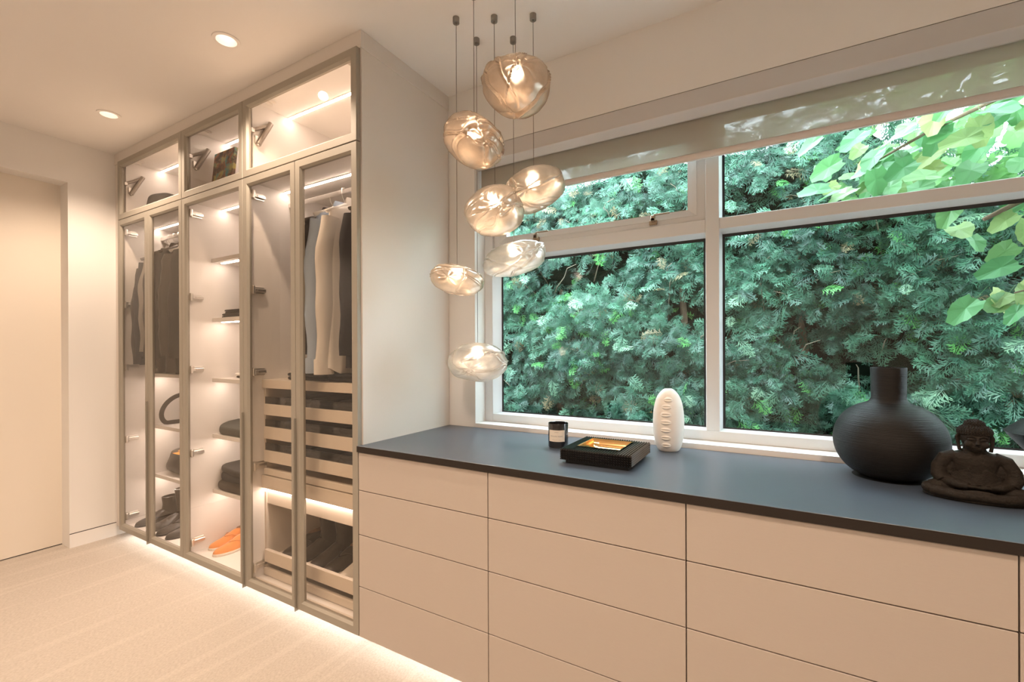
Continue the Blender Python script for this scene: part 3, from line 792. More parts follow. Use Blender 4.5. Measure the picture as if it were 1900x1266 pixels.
rm = so.modifiers.new('remesh', 'REMESH'); rm.mode = 'VOXEL'; rm.voxel_size = .0011; rm.use_smooth_shade = True
smo = so.modifiers.new('smooth', 'SMOOTH'); smo.factor = .5; smo.iterations = 6
dg = bpy.context.evaluated_depsgraph_get(); me = bpy.data.meshes.new_from_object(so.evaluated_get(dg))
so.modifiers.clear(); so.data = me
# rows of hair curls
hair = MB(); hz = .775; hy = -.005
for lat in range(-1, 8):
    f_ = math.radians(lat * 11); cl = math.cos(f_); sl = math.sin(f_)
    nn = max(6, int(2 * PI * .158 * cl / .0250))
    for j in range(nn):
        a_ = 2 * PI * (j + .5 * (lat % 2)) / nn
        hair.ellip((.158 * cl * math.cos(a_), hy + .020 + .160 * cl * math.sin(a_), hz + .075 + .095 * sl), (.0125, .0125, .0115), 8, 5)
for lat in range(0, 6):
    f_ = math.radians(lat * 17); cl = math.cos(f_); sl = math.sin(f_); nn = max(1, int(2 * PI * .093 * cl / .0250))
    for j in range(nn):
        a_ = 2 * PI * (j + .5 * (lat % 2)) / nn
        hair.ellip((.092 * cl * math.cos(a_), hy + .030 + .094 * cl * math.sin(a_), hz + .165 + .060 * sl), (.0125, .0125, .0105), 8, 5)
hm = MB(); hm.v = [tuple(ROT @ Vector((p[0] * sc_, p[1] * sc_, p[2] * sc_)) + Vector((sx, sy, KT))) for p in hair.v]; hm.f = hair.f
hm.build('hair_curls', M['stone'], st, True)

# ------------------------------------------------------------------ clothes
def cloth(name, col, rough=.85, var=.25, sheen=.04):
    return pbr(name, col, rough, spec=.25, sheen=sheen, var=(9, var, (1, 1, .4)), bump=(400, .12))
M['c_black'] = cloth('black_wool', (.020, .017, .015))
M['c_brown'] = cloth('brown_black_cloth', (.045, .034, .024))
M['c_char'] = cloth('charcoal_cloth', (.035, .033, .033))
M['c_grey'] = cloth('grey_cloth', (.36, .33, .30))
M['c_navy'] = cloth('navy_cloth', (.022, .022, .028))
M['c_blue'] = cloth('pale_blue_cotton', (.42, .52, .66), .8, .06, .1)
M['c_white'] = cloth('white_cotton', (.82, .78, .73), .8, .05, .1)
M['c_olive'] = cloth('grey_green_cloth', (.075, .078, .070))
M['puffer'] = pbr('quilted_nylon', (.030, .024, .019), .42, spec=.45, bump=(40, .2))
M['hanger'] = pbr('white_hanger', (.85, .83, .8), .4)
M['button'] = pbr('pale_button', (.75, .72, .68), .35)
M['black_hanger'] = pbr('dark_wood_hanger', (.06, .04, .03), .45)
def ringpts(xc, yc, z, hx, hy, n, seed, amp):
    r = []
    for j in range(n):
        a_ = 2 * PI * j / n; ca_, sa_ = math.cos(a_), math.sin(a_)
        k_ = 1 + amp * noise.noise(Vector((ca_ * 1.6 + seed, sa_ * 1.6, z * 1.2))) * 1.6 + amp * .8 * math.sin(a_ * 9 + seed + z * 1.5)
        r.append((xc + hx * k_ * math.copysign(abs(ca_) ** .8, ca_), yc + hy * math.copysign(abs(sa_) ** .8, sa_) * (1 + .08 * (k_ - 1)), z))
    return r
def garment(name, label, cat, x, yc, ztop, hem, mat, half=.205, thick=.034, sleeve=.60, lean=.03, seed=1, quilt=False, tail=0.0, group=None, buttons=False, hanger='hanger', slx=0.0, slw=1.0):
    t = thing(name, label, cat, (x, yc, ztop), group)
    m = MB(); n = 40; rings = []
    sh = [(0.0, .052, .62), (.012, .066, .8), (.028, .098, .9), (.052, .150, .95), (.080, half * .90, 1.0), (.115, half, 1.0)]
    for dz, hy, k_ in sh: rings.append(ringpts(x, yc, ztop - dz, thick * k_, hy, n, seed, .03))
    L = ztop - .115 - hem; ns = 26
    for i in range(1, ns + 1):
        s_ = i / ns; hy = half * (1 - .06 * math.sin(PI * min(1, s_ * 1.3))) * (1 + .03 * s_)
        hx = thick * (1 + .15 * s_)
        if quilt: hx *= 1 + .22 * abs(math.sin(PI * s_ * 8)) ** .6
        z = ztop - .115 - L * s_
        r_ = ringpts(x, yc, z, hx, hy, n, seed, .05 + .16 * s_)
        if tail and s_ > .7:
            r_ = [(p[0], p[1], p[2] - tail * ((s_ - .7) / .3) * (1 - min(1, abs((p[1] - yc) / half)) ** 2)) for p in r_]
        rings.append(r_)
    m.loft(rings).build('body', mat, t, True, 60)
    for s in (-1, 1):
        pts = []; rad = []
        for i in range(15):
            u = i / 14
            yy = yc + s * (half * .80 + .035 * math.sin(min(1, u * 2.2) * PI / 2) + lean * u)
            zz = ztop - .085 - sleeve * u
            pts.append((x + slx * u + .006 * math.sin(u * 6 + seed), yy, zz))
            rq = (.050 - .012 * u) * slw
            if quilt: rq *= .95 + .14 * abs(math.sin(PI * u * 7)) ** .6
            rad.append((rq * (1 + .10 * math.sin(u * 17 + seed)), rq * .78 * thick / .034 * .9))
        q = MB(); rings = []
        for (px_, py_, pz_), (ra, rb) in zip(pts, rad):
            rings.append([(px_ + rb * math.cos(2 * PI * j / 18) * (1 + .12 * math.sin(3 * 2 * PI * j / 18 + seed)), py_ + ra * math.sin(2 * PI * j / 18), pz_) for j in range(18)])
        sl_ = q.loft(rings).build('sleeve', mat, t, True, 60)
        if cat == 'shirt':
            (px_, py_, pz_), (ra, rb) = pts[-1], rad[-1]
            MB().loft([[(px_ + rb * k_ * math.cos(2 * PI * j / 18), py_ + ra * k_ * math.sin(2 * PI * j / 18), zz) for j in range(18)] for k_, zz in ((1.06, pz_ + .045), (1.10, pz_ + .040), (1.10, pz_ - .022), (1.04, pz_ - .024))]).build('cuff', mat, sl_, True, 40)
    q = MB()
    q.loft([[(x + hx * math.cos(2 * PI * j / 24), yc + hy * math.sin(2 * PI * j / 24), ztop + dz) for j in range(24)] for hx, hy, dz in ((thick * .72, .070, -.022), (thick * .66, .062, .012), (thick * .55, .054, .030), (thick * .42, .046, .026), (thick * .35, .042, .0))])
    q.build('collar', mat, t, True, 50)
    if buttons:
        for bz in (.30, .42, .54, .66):
            if ztop - bz > hem + .02: MB().ellip((x + thick * 1.12, yc - .055, ztop - bz), (.004, .008, .008), 10, 6).build('button', M['button'], t, True)
    hz_ = ztop + .012
    hg = thing('coat_hanger', ('white' if hanger == 'hanger' else 'dark') + ' hanger under ' + label.replace(' hanging', '').replace(' in the left cabinet', '').replace(' in the right cabinet', ''), 'hanger', (x, RAIL_Y, RAIL_Z))
    mm = MB(); mm.tube([(x, yc, hz_ - .01), (x, yc, RAIL_Z - .045), (x, yc - .010, RAIL_Z - .032), (x, yc - .016, RAIL_Z - .012), (x, yc - .014, RAIL_Z + .010), (x, yc, RAIL_Z + .017), (x, yc + .012, RAIL_Z + .010)], .0022, 8)
    mm.build('hook', M['chrome'], hg, True)
    mm = MB(); mm.tube([(x, yc - .165, ztop - .062), (x, yc - .10, ztop - .030), (x, yc - .03, hz_), (x, yc + .03, hz_), (x, yc + .10, ztop - .030), (x, yc + .165, ztop - .062)], [(.008, .010)] * 6, 10)
    mm.build('shoulder_bar', M[hanger], hg, True)
    return t
CY = RAIL_Y
garment('hanging_jacket', 'brown black jacket in the left cabinet, pressed against its left side', 'jacket', -3.585, CY + .02, 1.83, 1.12, M['c_brown'], .165, .026, .62, .004, 1, hanger='black_hanger')
garment('hanging_jacket', 'dark jacket in the left cabinet, second from its left side', 'jacket', -3.520, CY, 1.86, 1.16, M['c_black'], .156, .027, .60, .004, 2, hanger='black_hanger')
garment('hanging_jacket', 'light grey jacket in the left cabinet between dark ones', 'jacket', -3.455, CY, 1.87, 1.20, M['c_grey'], .156, .024, .58, .002, 3)
garment('hanging_jacket', 'black jacket in the left cabinet, just right of the grey one', 'jacket', -3.390, CY, 1.88, 1.10, M['c_brown'], .160, .030, .62, .0, 4, hanger='black_hanger')
garment('hanging_coat', 'long charcoal coat in the left cabinet behind the quilted one', 'coat', -3.315, CY + .015, 1.89, 1.075, M['c_char'], .170, .034, .64, .0, 5, hanger='black_hanger')
garment('hanging_coat', 'dark quilted puffer coat in the left cabinet, nearest its right door', 'coat', -3.215, CY + .03, 1.885, 1.075, M['puffer'], .180, .044, .62, .0, 7, quilt=True)
garment('hanging_coat', 'black overcoat in the left cabinet beside the quilted one', 'coat', -3.090, CY + .025, 1.89, 1.072, M['c_black'], .180, .036, .64, .0, 6)
garment('hanging_jacket', 'black jacket hanging in the right cabinet behind the blue shirt', 'jacket', -1.905, CY + .01, 1.875, 1.20, M['c_black'], .165, .030, .60, .0, 8, hanger='black_hanger')
garment('hanging_shirt', 'pale blue shirt hanging in the right cabinet behind the white one', 'shirt', -1.800, CY - .005, 1.885, 1.15, M['c_blue'], .170, .022, .67, .0, 9, tail=.03)
garment('hanging_shirt', 'white shirt hanging in the right cabinet', 'shirt', -1.725, CY, 1.890, 1.13, M['c_white'], .165, .026, .68, .0, 10, tail=.05, slx=-.015, slw=1.1)
garment('hanging_jacket', 'dark navy jacket hanging in the right cabinet in front of the white shirt', 'jacket', -1.610, CY + .030, 1.890, 1.13, M['c_navy'], .175, .034, .62, .0, 11, buttons=True, hanger='black_hanger')

def fold(name, label, cat, c, d, mat, seed=1, layers=2, group=None, droop=.0):
    """a folded garment: layered rounded slabs joined by a rounded fold at the front"""
    t = thing(name, label, cat, (c[0], c[1], c[2]), group)
    m = MB(); h = d[2] / layers
    for q in range(layers):
        z0 = c[2] + q * h; nu, nv = 40, 10; rings = []
        for i in range(nv + 1):
            a_ = -PI / 2 + PI * i / nv; ring_ = []
            for j in range(nu):
                b_ = 2 * PI * j / nu
                ex = math.copysign(abs(math.cos(b_)) ** .35, math.cos(b_)); ey = math.copysign(abs(math.sin(b_)) ** .35, math.sin(b_))
                pr = math.copysign(abs(math.cos(a_)) ** .55, 1)
                wob = 1 + .05 * noise.noise(Vector((ex * 1.5 + seed, ey * 1.5, q * 3.1)))
                x = c[0] + d[0] / 2 * ex * (.90 + .10 * pr) * wob * (pr if i in (0, nv) else 1)
                y = c[1] + d[1] / 2 * ey * (.90 + .10 * pr) * wob * (pr if i in (0, nv) else 1)
                z = z0 + h / 2 + h / 2 * math.sin(a_) * (1 + .12 * noise.noise(Vector((ex * 2, ey * 2 + seed, q))))
                if z < c[2]: z = c[2]
                z -= droop * max(0, -ey) ** 2 * (z - c[2])
                ring_.append((x, y, z))
            rings.append(ring_)
        m.loft(rings)
    m.build('folded_cloth', mat, t, True, 70)
    return t
BX = (A1 + B1) / 2 - .045
fold('folded_trousers', 'folded black knit on the second lit shelf, lower of two', 'clothes', (BX - .02, 1.60, 1.398), (.40, .33, .026), M['c_black'], 1)
fold('folded_trousers', 'folded black knit on the second lit shelf, upper of two', 'clothes', (BX - .01, 1.605, 1.4245), (.40, .31, .030), M['c_black'], 2, droop=.25)
fold('folded_shirt', 'dark folded tee on the third lit shelf under a white one', 'clothes', (BX + .01, 1.64, 1.050), (.36, .31, .014), M['c_brown'], 3, 1)
fold('folded_shirt', 'white folded tee lying on the dark one on the third lit shelf', 'clothes', (BX + .01, 1.64, 1.0645), (.36, .32, .016), M['c_white'], 4, 1)
fold('folded_jacket', 'rumpled grey green jacket folded on the fourth shelf', 'jacket', (BX - .02, 1.59, .727), (.42, .34, .075), M['c_olive'], 5, 1, droop=.35)
fold('folded_sweater', 'dark folded sweater at the bottom of the three sweater stack', 'clothes', (BX - .03, 1.585, .409), (.43, .34, .047), M['c_brown'], 6, 1)
fold('folded_sweater', 'dark folded sweater in the middle of the three sweater stack', 'clothes', (BX - .02, 1.60, .4565), (.43, .33, .047), M['c_navy'], 7, 1)
fold('folded_sweater', 'dark folded sweater on top of the three sweater stack', 'clothes', (BX - .025, 1.595, .504), (.43, .33, .044), M['c_char'], 8, 1, droop=.2)
fold('folded_jeans', 'dark folded jeans on top of the inner drawers at left', 'clothes', (-1.97, 1.54, 1.0645), (.30, .30, .034), M['c_black'], 9, 2)
fold('folded_jeans', 'dark blue folded jeans on top of the inner drawers at right', 'clothes', (-1.665, 1.53, 1.0645), (.29, .30, .040), M['c_navy'], 10, 2)
for i, z in enumerate((.9025, .7845, .6695)):
    for j, xx in enumerate((-2.05, -1.85, -1.65)):
        fold('folded_clothes', ('left', 'middle', 'right')[j] + ' pile of dark folded clothes in the ' + ('top', 'second', 'third')[i] + ' inner drawer', 'clothes', (xx, 1.56, z), (.18, .34, .075 - .006 * i), (M['c_black'], M['c_char'], M['c_brown'])[(i + j) % 3], 20 + i * 3 + j, 3, group='clothes in the inner drawers')

# ------------------------------------------------------------------ shoes
M['suede'] = pbr('orange_suede', (.80, .30, .075), .8, sheen=.5, var=(20, .08))
M['sole_white'] = pbr('cream_sole', (.82, .74, .64), .6)
M['boot'] = pbr('dark_boot_leather', (.040, .032, .026), .28, spec=.55, bump=(22, .35))
M['sole_dark'] = pbr('dark_sole', (.02, .018, .016), .6)
M['lining'] = pbr('shoe_lining', (.30, .16, .09), .8)
M['canvas'] = pbr('pale_canvas', (.74, .68, .60), .8)
def shoe(name, label, x, y0, z, L, mat, sole, boot=0.0, W=.046, rot=0.0, group=None, opening=True):
    """toe at y0 pointing -Y, heel at y0+L"""
    t = thing(name, label, 'shoe', (x, y0 + L / 2, z), group)
    ST = [(0.0, .12, .16), (.03, .42, .26), (.08, .66, .36), (.16, .86, .44), (.28, 1.0, .56), (.38, .98, .74), (.48, .88, .96), (.58, .80, 1.06), (.70, .76, 1.02), (.82, .76, 1.04), (.92, .68, 1.08), (.975, .50, 1.06), (1.0, .28, .9)]
    Hh = .062; s0 = .012; n = 20; rings = []
    for u, w_, h_ in ST:
        r_ = []
        for j in range(n):
            a_ = 2 * PI * j / n; ca_, sa_ = math.cos(a_), math.sin(a_)
            hx = W * w_ * math.copysign(abs(ca_) ** .75, ca_) * (1 if sa_ < .1 else 1 - .22 * sa_)
            zz = s0 + (Hh * h_ * (sa_ if sa_ > 0 else 0)) + .0
            wr = 1 + (.03 * noise.noise(Vector((u * 9, ca_ * 2, sa_ * 2 + x * 3))) if boot else 0)
            r_.append((x + hx * wr, y0 + L * u, z + zz * wr))
        rings.append(r_)
    m = MB().loft(rings)
    if boot:
        rr = []
        for dz, cyo, ry, rx in ((.03, .74, .150, .66), (.07, .73, .155, .70), (.10, .755, .150, .72), (boot * .8, .77, .160, .80), (boot, .775, .165, .84), (boot + .002, .775, .150, .74), (boot - .02, .775, .145, .70)):
            rr.append([(x + W * rx * math.cos(2 * PI * j / 24), y0 + L * cyo + L * ry * 1.25 * math.sin(2 * PI * j / 24) - (.012 if dz > .08 else 0) * (dz - .08) / .1, z + dz) for j in range(24)])
        m.loft(rr)
    m.build('upper', mat, t, True, 70)
    rings = []
    for zz, k_ in ((0, 1.02), (.003, 1.07), (.011, 1.07), (.0135, 1.0)):
        pl = [(W * w_ * k_, y0 + L * (u + (k_ - 1) * .25 * (u - .5))) for u, w_, h_ in ST]
        rings.append([(x + a_, b_, z + zz) for a_, b_ in pl] + [(x - a_, b_, z + zz) for a_, b_ in reversed(pl)])
    MB().loft(rings).build('sole', sole, t)
    if not boot and opening:
        ov = []
        for j in range(20):
            a_ = 2 * PI * j / 20; yy = .74 + .20 * math.sin(a_)
            ov.append((x + W * .52 * math.cos(a_), y0 + L * yy, z + s0 + Hh * 1.035 + .001))
        MB().add(ov, [tuple(range(20))]).build('opening', M['lining'], t)
        MB().tube([(x - W * .78, y0 + L * .50, z + .045), (x - W * .55, y0 + L * .40, z + .058), (x, y0 + L * .30, z + .052), (x + W * .55, y0 + L * .40, z + .058), (x + W * .78, y0 + L * .50, z + .045)], .0025, 6).build('seam', mat, t, True)
    if rot:
        for ch in t.children: pass
        t.rotation_euler = (0, 0, rot)
    return t
FZ = LZ0 + .020
shoe('loafer', 'orange suede loafer nearer the glass on the cabinet floor', -2.665, 1.335, FZ, .28, M['suede'], M['sole_white'])
shoe('loafer', 'orange suede loafer behind the other on the cabinet floor', -2.768, 1.365, FZ, .28, M['suede'], M['sole_white'])
shoe('ankle_boot', 'black leather ankle boot standing at the back left of the cabinet floor', -3.545, 1.312, FZ, .27, M['boot'], M['sole_dark'], .15)
shoe('ankle_boot', 'tall black leather ankle boot in the middle of the cabinet floor', -3.385, 1.310, FZ, .30, M['boot'], M['sole_dark'], .225)
shoe('dress_shoe', 'black creased leather shoe on the cabinet floor left of its pair', -3.262, 1.312, FZ, .29, M['boot'], M['sole_dark'])
shoe('dress_shoe', 'black creased leather shoe on the cabinet floor nearest the right door', -3.150, 1.315, FZ, .29, M['boot'], M['sole_dark'])
for i, xx in enumerate((-2.13, -2.03, -1.91, -1.81)):
    shoe('dark_shoe', ('dark shoe at the left end of the low pull-out drawer', 'dark shoe second from left in the low pull-out drawer', 'dark shoe third from left in the low pull-out drawer', 'dark shoe right of centre in the low pull-out drawer')[i], xx, 1.385, .1705, .28, M['boot'], M['sole_dark'], .19 if i in (1, 2) else 0.0)
shoe('pale_shoe', 'pale canvas shoe at the right end of the low pull-out drawer', -1.690, 1.375, .1705, .28, M['canvas'], M['sole_white'])

# ------------------------------------------------------------------ bags, cap and painting
M['bag'] = pbr('black_leather', (.030, .025, .021), .42, spec=.5, bump=(30, .3))
M['orange_print'] = pbr('orange_leather', (.85, .36, .06), .5)
def superbox(mb, c, d, e=.5, nu=36, nv=20, seed=0, amp=.05, sub=None, scale=1.0, taper=0.0):
    rings = []
    for i in range(nv + 1):
        a_ = -PI / 2 + PI * i / nv; r_ = []
        for j in range(nu):
            b_ = 2 * PI * j / nu
            ca_ = max(.02, abs(math.cos(a_))) ** e; sa_ = math.copysign(abs(math.sin(a_)) ** e, math.sin(a_))
            x = ca_ * math.copysign(abs(math.cos(b_)) ** e, math.cos(b_)); y = ca_ * math.copysign(abs(math.sin(b_)) ** e, math.sin(b_))
            k_ = (1 + amp * noise.noise(Vector((x * 1.4 + seed, y * 1.4, sa_ * 1.4)))) * scale * (1 - taper * (sa_ + 1) / 2)
            r_.append((c[0] + d[0] / 2 * x * k_, c[1] + d[1] / 2 * y * k_, c[2] + d[2] / 2 * (1 + sa_ * (k_ if sa_ > 0 else 1))))
        rings.append(r_)
    return rings
t = thing('shoulder_bag', 'black leather bag with a looped strap on the upper low shelf', 'bag', (-3.48, 1.64, .712))
MB().loft(superbox(None, (-3.47, 1.665, .712), (.30, .20, .185), .45, seed=3, taper=.25)).build('bag_body', M['bag'], t, True, 60)
q = MB(); rings = []
for i in range(33):
    a_ = 2 * PI * i / 32; ca_, sa_ = math.cos(a_), math.sin(a_)
    yy = 1.560 + .098 * ca_ + .030 * sa_; zz = .812 + .098 * sa_ * (1 if sa_ > 0 else 1.0)
    if zz < .7275: zz = .7275
    rings.append([(-3.545 + dx, yy + ca_ * dr_, max(.7125, zz + sa_ * dr_) + (0.0)) for dx, dr_ in ((-.003, -.014), (.003, -.014), (.003, .014), (-.003, .014))])
q.loft(rings, False, False).build('strap', M['bag'], t, True, 40)
BC, BD = (-3.46, 1.625, .382), (.33, .33, .205)
t = thing('duffel_bag', 'black leather bag with orange painted strokes on the lower shelf', 'bag', BC)
MB().loft(superbox(None, BC, BD, .60, seed=8, amp=.10, taper=.30)).build('bag_body', M['bag'], t, True, 60)
full = superbox(None, BC, BD, .60, seed=8, amp=.10, taper=.30, scale=1.012)
def patch(i0, i1, j0, j1, skew=0):
    vs = []; wd = j1 - j0 + 1
    for i in range(i0, i1 + 1):
        for j in range(j0, j1 + 1): vs.append(full[i][(j + skew * (i - i0)) % 36])
    return MB().add(vs, [(r_ * wd + c_, r_ * wd + c_ + 1, (r_ + 1) * wd + c_ + 1, (r_ + 1) * wd + c_) for r_ in range(i1 - i0) for c_ in range(wd - 1)])
for a_ in ((12, 15, 26, 30, 1), (14, 16, 27, 35, 0), (12, 13, 23, 24, 0)):
    patch(*a_).build('orange_stroke', M['orange_print'], t, True)
MB().tube([(-3.36, 1.53, .555), (-3.35, 1.56, .592), (-3.35, 1.62, .605), (-3.35, 1.68, .592), (-3.36, 1.71, .555)], .009, 10).build('bag_handle', M['bag'], t, True)
# cap
t = thing('flat_cap', 'dark felt cap lying in the upper left cabinet', 'cap', (-3.42, 1.43, 2.0695))
MB().loft(superbox(None, (-3.42, 1.445, 2.0695), (.24, .23, .175), .8, seed=5, amp=.08, taper=.22)).build('crown', M['c_char'], t, True, 60)
m = MB(); vs = []; n = 14
for i in range(n + 1):
    a_ = math.radians(-60 + 120 * i / n)
    for r_, dz in ((.105, .018), (.165, .006)): vs.append((-3.42 + r_ * math.cos(a_), 1.445 + r_ * math.sin(a_) * .8, 2.0695 + dz))
m.add(vs, [(2 * i, 2 * i + 2, 2 * i + 3, 2 * i + 1) for i in range(n)]).build('brim', M['c_char'], t, True)
# painting leaning on its back corner
def paint_mat():
    m, nt, out = new_mat('abstract_paint')
    b = nt.nodes.new('ShaderNodeBsdfPrincipled'); b.inputs['Roughness'].default_value = .6
    f = tex_noise(nt, 16, (1, 1, 1), 6, .7); g = tex_noise(nt, 7, (1.3, 1, .7), 3, .5)
    r = nt.nodes.new('ShaderNodeValToRGB'); r.color_ramp.elements[0].color = (.05, .035, .025, 1); r.color_ramp.elements[0].position = .40
    r.color_ramp.elements[1].color = (.75, .45, .22, 1); r.color_ramp.elements[1].position = .74
    e_ = r.color_ramp.elements.new(.5); e_.color = (.20, .10, .06, 1); e_ = r.color_ramp.elements.new(.58); e_.color = (.5, .16, .07, 1)
    nt.links.new(f, r.inputs[0])
    r2 = nt.nodes.new('ShaderNodeValToRGB'); r2.color_ramp.elements[0].color = (.65, .48, .06, 1); r2.color_ramp.elements[1].color = (.05, .28, .30, 1)
    r2.color_ramp.elements[0].position = .42; r2.color_ramp.elements[1].position = .56
    nt.links.new(g, r2.inputs[0])
    h = tex_noise(nt, 12, (1, 1, 1.3), 4, .6); rr = nt.nodes.new('ShaderNodeValToRGB'); rr.color_ramp.elements[0].position = .50; rr.color_ramp.elements[1].position = .56
    nt.links.new(h, rr.inputs[0])
    nt.links.new(lerp_node(nt, rr.outputs[0], r.outputs[0], r2.outputs[0]), b.inputs['Base Color'])
    nt.links.new(b.outputs[0], out.inputs[0]); return m
px0, py0 = -2.806, 1.395
t = thing('small_painting', 'small dark colourful abstract canvas in the middle upper cabinet', 'painting', (px0 + .1, py0 + .02, 2.0695))
def slab(x0, x1, y, th, h, lean, z):
    vs = [(x, y + s_ * th + lean * v_, z + v_ * h) for s_ in (0, 1) for x, v_ in ((x0, 0), (x1, 0), (x1, 1), (x0, 1))]
    return MB().add(vs, [(0, 1, 2, 3), (4, 7, 6, 5), (0, 4, 5, 1), (1, 5, 6, 2), (2, 6, 7, 3), (3, 7, 4, 0)])
slab(px0, px0 + .205, py0, .018, .275, .030, 2.0695).build('canvas', paint_mat(), t)
t2 = thing('white_board', 'blank white board standing behind the small painting', 'board', (px0 + .28, py0 + .07, 2.0695))
slab(px0 + .18, px0 + .40, py0 + .060, .006, .255, .035, 2.0695).build('board', M['canvas'], t2)

# ------------------------------------------------------------------ outside: ground, hedge and tree
M['soil'] = pbr('gravel_soil', (.16, .15, .14), .95, var=(30, .5), bump=(60, .8))
struct(box('ground', M['soil'], (-4.5, 4.5, 2.12, 7.0, .55, .70)), 'grey gravelly planting bed outside the window')
M['pebble'] = pbr('grey_pebble', (.34, .33, .32), .8, var=(12, .4))
m = MB(); r0 = random.Random(5)
for i in range(700):
    s_ = r0.uniform(.008, .022); m.ellip((r0.uniform(-2.2, 1.8), r0.uniform(2.2, 3.0), .70 + s_ * .3), (s_, s_ * r0.uniform(.7, 1.2), s_ * .6), 7, 4)
g_ = m.build('gravel', M['pebble'], None, True); stuff(g_); tag(g_, 'loose grey pebbles lying at the foot of the hedge', 'gravel')

def leaf_mat(name, c0, c1, c2, attr=True, trans=.35):
    m, nt, out = new_mat(name)
    if attr:
        at = nt.nodes.new('ShaderNodeAttribute'); at.attribute_name = 'tint'; fac = at.outputs['Fac']
    else:
        oi = nt.nodes.new('ShaderNodeObjectInfo'); fac = oi.outputs['Random']
    r = nt.nodes.new('ShaderNodeValToRGB'); el = r.color_ramp.elements
    el[0].color = (*c0, 1); el[0].position = 0.0; el[1].color = (*c2, 1); el[1].position = 1.0
    e_ = el.new(.5); e_.color = (*c1, 1)
    nt.links.new(fac, r.inputs[0])
    if attr is not None and name == 'cypress_spray':
        el[1].position = .90; e_ = el.new(.93); e_.color = (.13, .46, .12, 1); e_ = el.new(.96); e_.color = (.13, .46, .12, 1); e_ = el.new(.98); e_.color = (.30, .17, .08, 1)
    p = nt.nodes.new('ShaderNodeBsdfPrincipled'); p.inputs['Roughness'].default_value = .42; p.inputs['Specular IOR Level'].default_value = .5
    nt.links.new(r.outputs[0], p.inputs['Base Color'])
    tl = nt.nodes.new('ShaderNodeBsdfTranslucent'); nt.links.new(r.outputs[0], tl.inputs[0])
    mx = nt.nodes.new('ShaderNodeMixShader'); mx.inputs[0].default_value = trans
    nt.links.new(p.outputs[0], mx.inputs[1]); nt.links.new(tl.outputs[0], mx.inputs[2]); nt.links.new(mx.outputs[0], out.inputs[0])
    return m
HC = ((.016, .070, .046), (.090, .25, .155), (.30, .50, .33))  # palest stop has the sky's sheen painted into it
M['spray'] = leaf_mat('cypress_spray', *HC, attr=True, trans=.25)
M['spray_obj'] = leaf_mat('cypress_spray_front', *HC, attr=False, trans=.25)
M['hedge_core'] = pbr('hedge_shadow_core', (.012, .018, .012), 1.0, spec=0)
M['bark'] = pbr('bark', (.20, .135, .09), .9, var=(20, .4), bump=(40, .6))

def spray_template(seed):
    r = random.Random(seed); V_ = []; F_ = []
    def leaf(p, d, L, w_, zc):
        d = np.array(d) / np.linalg.norm(d); s = np.array((-d[1], d[0])); p = np.array(p); n = len(V_)
        for q in (p, p + d * L * .6 + s * w_, p + d * L, p + d * L * .6 - s * w_): V_.append((q[0], q[1], -.28 * q[0] ** 2 - .45 * q[1] ** 2 - .12 * abs(q[1]) + zc))
        F_.append((n, n + 1, n + 2, n + 3))
    leaf((0, 0), (1, 0), .6, .016, 0); leaf((.5, 0), (1, 0), .55, .020, 0)
    for i in range(8):
        t_ = .08 + i * .108
        for s in (-1, 1):
            L = (.42 * math.sin(PI * min(1, (1.10 - t_)) * .5) ** .9 + .05) * r.uniform(.75, 1.15); an = s * math.radians(r.uniform(36, 56))
            d = (math.cos(an), math.sin(an)); p = (t_ + .03 * s, 0); zc = r.uniform(-.03, .03)
            leaf(p, d, L, .024, zc)
            for u, s2 in ((.35, 1), (.62, -1)):
                a2 = an + s2 * s * math.radians(r.uniform(-48, -32)); b = (p[0] + d[0] * L * u, d[1] * L * u)
                leaf(b, (math.cos(a2), math.sin(a2)), L * (.62 - .35 * u) + .03, .021, zc)
    return np.array(V_), np.array(F_)
TPL = [spray_template(s) for s in (1, 2, 3)]
rg = np.random.RandomState(4)
HY = 3.0
def hedge_face(x, z):
    v = Vector((x * 1.1, z * 1.3, 3.3))
    return HY + .20 * noise.noise(v) + .10 * noise.noise(v * 2.7) + .035 * (z - 1.6)
def hedge_top(x): return 2.56 + .10 * noise.noise(Vector((x * 1.7, 5, 0))) - max(0, min(1, (x - .35) / .5)) * .42
hedge = thing('hedge', 'dense green cypress hedge filling the view outside the window', 'hedge', (-.4, HY + .3, .70))
def spray_basis(r):
    d = Vector((r.uniform(-.8, .8), r.uniform(-.75, -.15), r.uniform(-.95, .30))).normalized()
    nrm = Vector((r.uniform(-.6, .6), -.9, r.uniform(.1, .9))); nrm = (nrm - d * nrm.dot(d)).normalized()
    return d, nrm.cross(d), nrm
r0 = random.Random(21)
allv = []; allf = []; tints = []; base = 0
front = []
def patch_tint(x, z):
    return .40 + .55 * noise.noise(Vector((x * 2.3 + 9, z * 2.3, 1.0))) + .25 * noise.noise(Vector((x * 7, z * 7, 4.0)))
NSP = 12500
